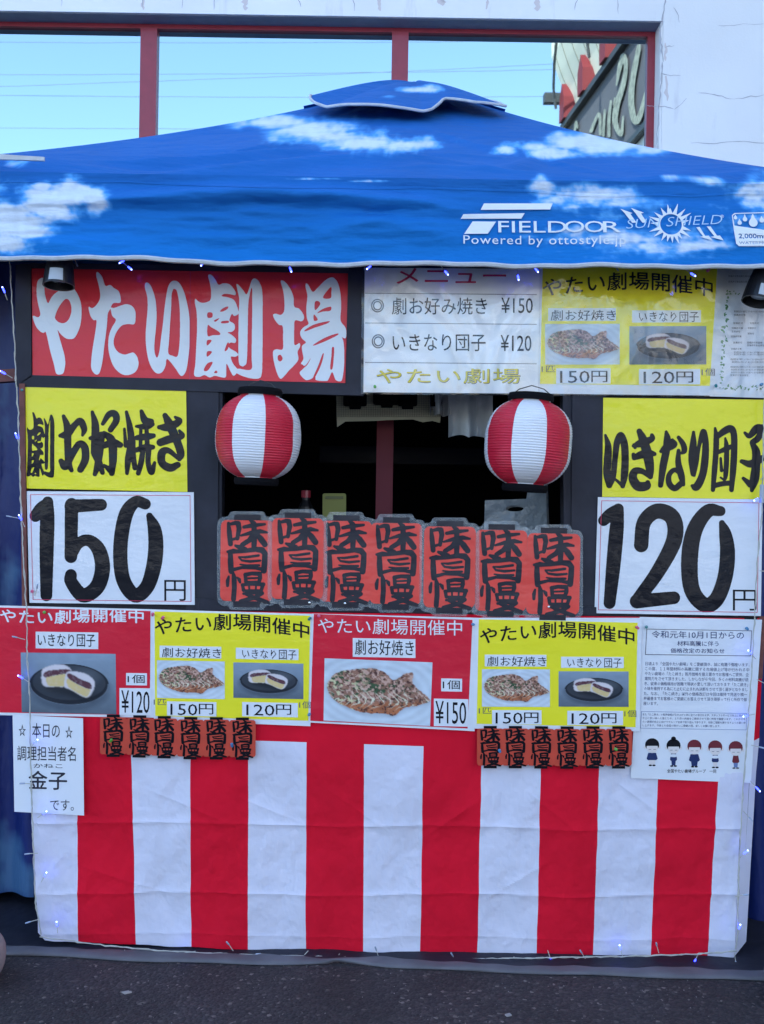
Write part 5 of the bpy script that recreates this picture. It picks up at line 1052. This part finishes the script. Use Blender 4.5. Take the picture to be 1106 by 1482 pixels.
for x, y, wh in ((500, 872, 'below the third lantern card of the row'), (449, 871, 'below the second lantern card of the row'), (792, 877, 'below the last lantern card of the row')):
    tag(Geo().lathe([(0, 0), (.0035, 0), (.003, .002), (0, .0028)], F(x, y, .026), 12, (0, -1, 0)).make('drawing_pin', mat('pin_silver', (.7, .7, .72), .25, metal=1), base=tuple(F(x, y, .026))), 'shiny round drawing pin '+wh, 'drawing pin', 'drawing pins')

# ------------------------------------------------------------------ ground sheet with grey hem
def gp(px, py, z=0.): 
    dx, dy = px-CX, py-CY; X = dx*cr+dy*sr; Zd = -(dx*sr-dy*cr); D = (CAMZ-z)*FPX/Zd; return np.array([X/FPX*D, D, z])
gs = thing('ground_sheet', 'dark groundsheet with a wavy grey hem lying on the asphalt in front', 'groundsheet', gp(553, 1395))
hx = np.linspace(-120, 1230, 160); ht = np.interp(hx, [-120, 0, 60, 120, 200, 260, 330, 480, 560, 700, 850, 1000, 1106, 1230], [1362, 1367, 1369, 1374, 1373, 1379, 1379, 1386, 1385, 1395, 1399, 1400, 1405, 1409])+1.0*np.sin(hx/23.)+.6*np.sin(hx/9.)
hb = np.interp(hx, [-120, 0, 100, 230, 420, 478, 484, 560, 700, 850, 1106, 1230], [1378, 1382, 1386, 1393, 1397, 1396, 1392, 1400, 1407, 1412, 1420, 1424])+.8*np.sin(hx/31.+2)
V = []
for x, a, b in zip(hx, ht, hb):
    wv_ = .006*abs(math.sin(x/29.))+.004*abs(math.sin(x/71.+1))
    V += [gp(x, a, .004+wv_*.5), gp(x, (a+b)/2, .006+wv_*.6), gp(x, b-1, .004), gp(x, b, .001)]
obj('hem', V, [(4*i+k, 4*i+k+1, 4*i+k+5, 4*i+k+4) for i in range(159) for k in range(3)], M['hem'], gs, smooth=True)
V = []
for x, a in zip(hx, ht):
    p = gp(x, a, .003); V += [p, p+np.array([0, .1, .001]), np.array([p[0]*1.02, 3.4, .006])]
obj('sheet', V, [(3*i+k, 3*i+k+1, 3*i+k+4, 3*i+k+3) for i in range(159) for k in range(2)], M['sheet'], gs)
for (x, y, lab, m, rr) in ((-53, 1428, 'rounded pinkish grey tent weight cut off by the left edge of the frame', M['stone'], (.095, .095, .14)), (1154, 1452, 'rounded pale grey tent weight cut off by the right edge of the frame', M['stone2'], (.075, .07, .13))):
    c = gp(x, y, 0); v = []; f = []
    for i in range(15):
        a = -math.pi/2+math.pi*i/14
        for k in range(28):
            b = 2*math.pi*k/28; q = abs(math.cos(a))**.7; v.append((c[0]+rr[0]*q*math.cos(b)*(1+.05*math.sin(3*b)), c[1]+rr[1]*q*math.sin(b), rr[2]/2*(1+np.sign(math.sin(a))*abs(math.sin(a))**.8)+.001))
    for i in range(14):
        for k in range(28): f.append((i*28+k, i*28+(k+1) % 28, (i+1)*28+(k+1) % 28, (i+1)*28+k))
    t = thing('tent_weight', lab, 'weight', c, 'tent weights'); obj('weight_body', v, f, m, t, smooth=True)
    Geo().tube([(c[0]-.03, c[1], rr[2]-.01), (c[0]-.02, c[1], rr[2]+.03), (c[0]+.02, c[1], rr[2]+.03), (c[0]+.03, c[1], rr[2]-.01)], .005, 6).make('weight_handle', M['darkmetal'], t)

gg = Geo()
for k in range(450):
    x, y = random.uniform(-1.3, 1.3), random.uniform(2.15, 2.68); r_ = random.choice([.001, .0012, .0016, .0024]); a = random.uniform(0, 6)
    gg.add([(x+r_*math.cos(a+q*2.1)*random.uniform(.7, 1.2), y+r_*math.sin(a+q*2.1)*random.uniform(.7, 1.2), .0002) for q in range(3)]+[(x, y, r_*random.uniform(.7, 1.3))], [(0, 1, 3), (1, 2, 3), (2, 0, 3)])
tag(gg.make('loose_grit', mat('grit', (.20, .18, .17), .8, var=.5, var_scale=200)), 'tiny loose grit scattered over the asphalt in front', 'grit', kind='stuff')
for pts, lab in ((((-.62, 2.44), (-.605, 2.447), (-.595, 2.44), (-.61, 2.432)), 'small pale scrap on the asphalt left of centre'), (((.31, 2.36), (.322, 2.366), (.326, 2.357), (.314, 2.352)), 'small pale scrap on the asphalt right of centre')):
    tag(Geo().prism([(x, y, .004) for x, y in pts], [(x, y, .001) for x, y in pts]).make('paper_scrap', mat('scrap', (.35, .33, .32), .8), base=(pts[0][0], pts[0][1], 0)), lab, 'litter')
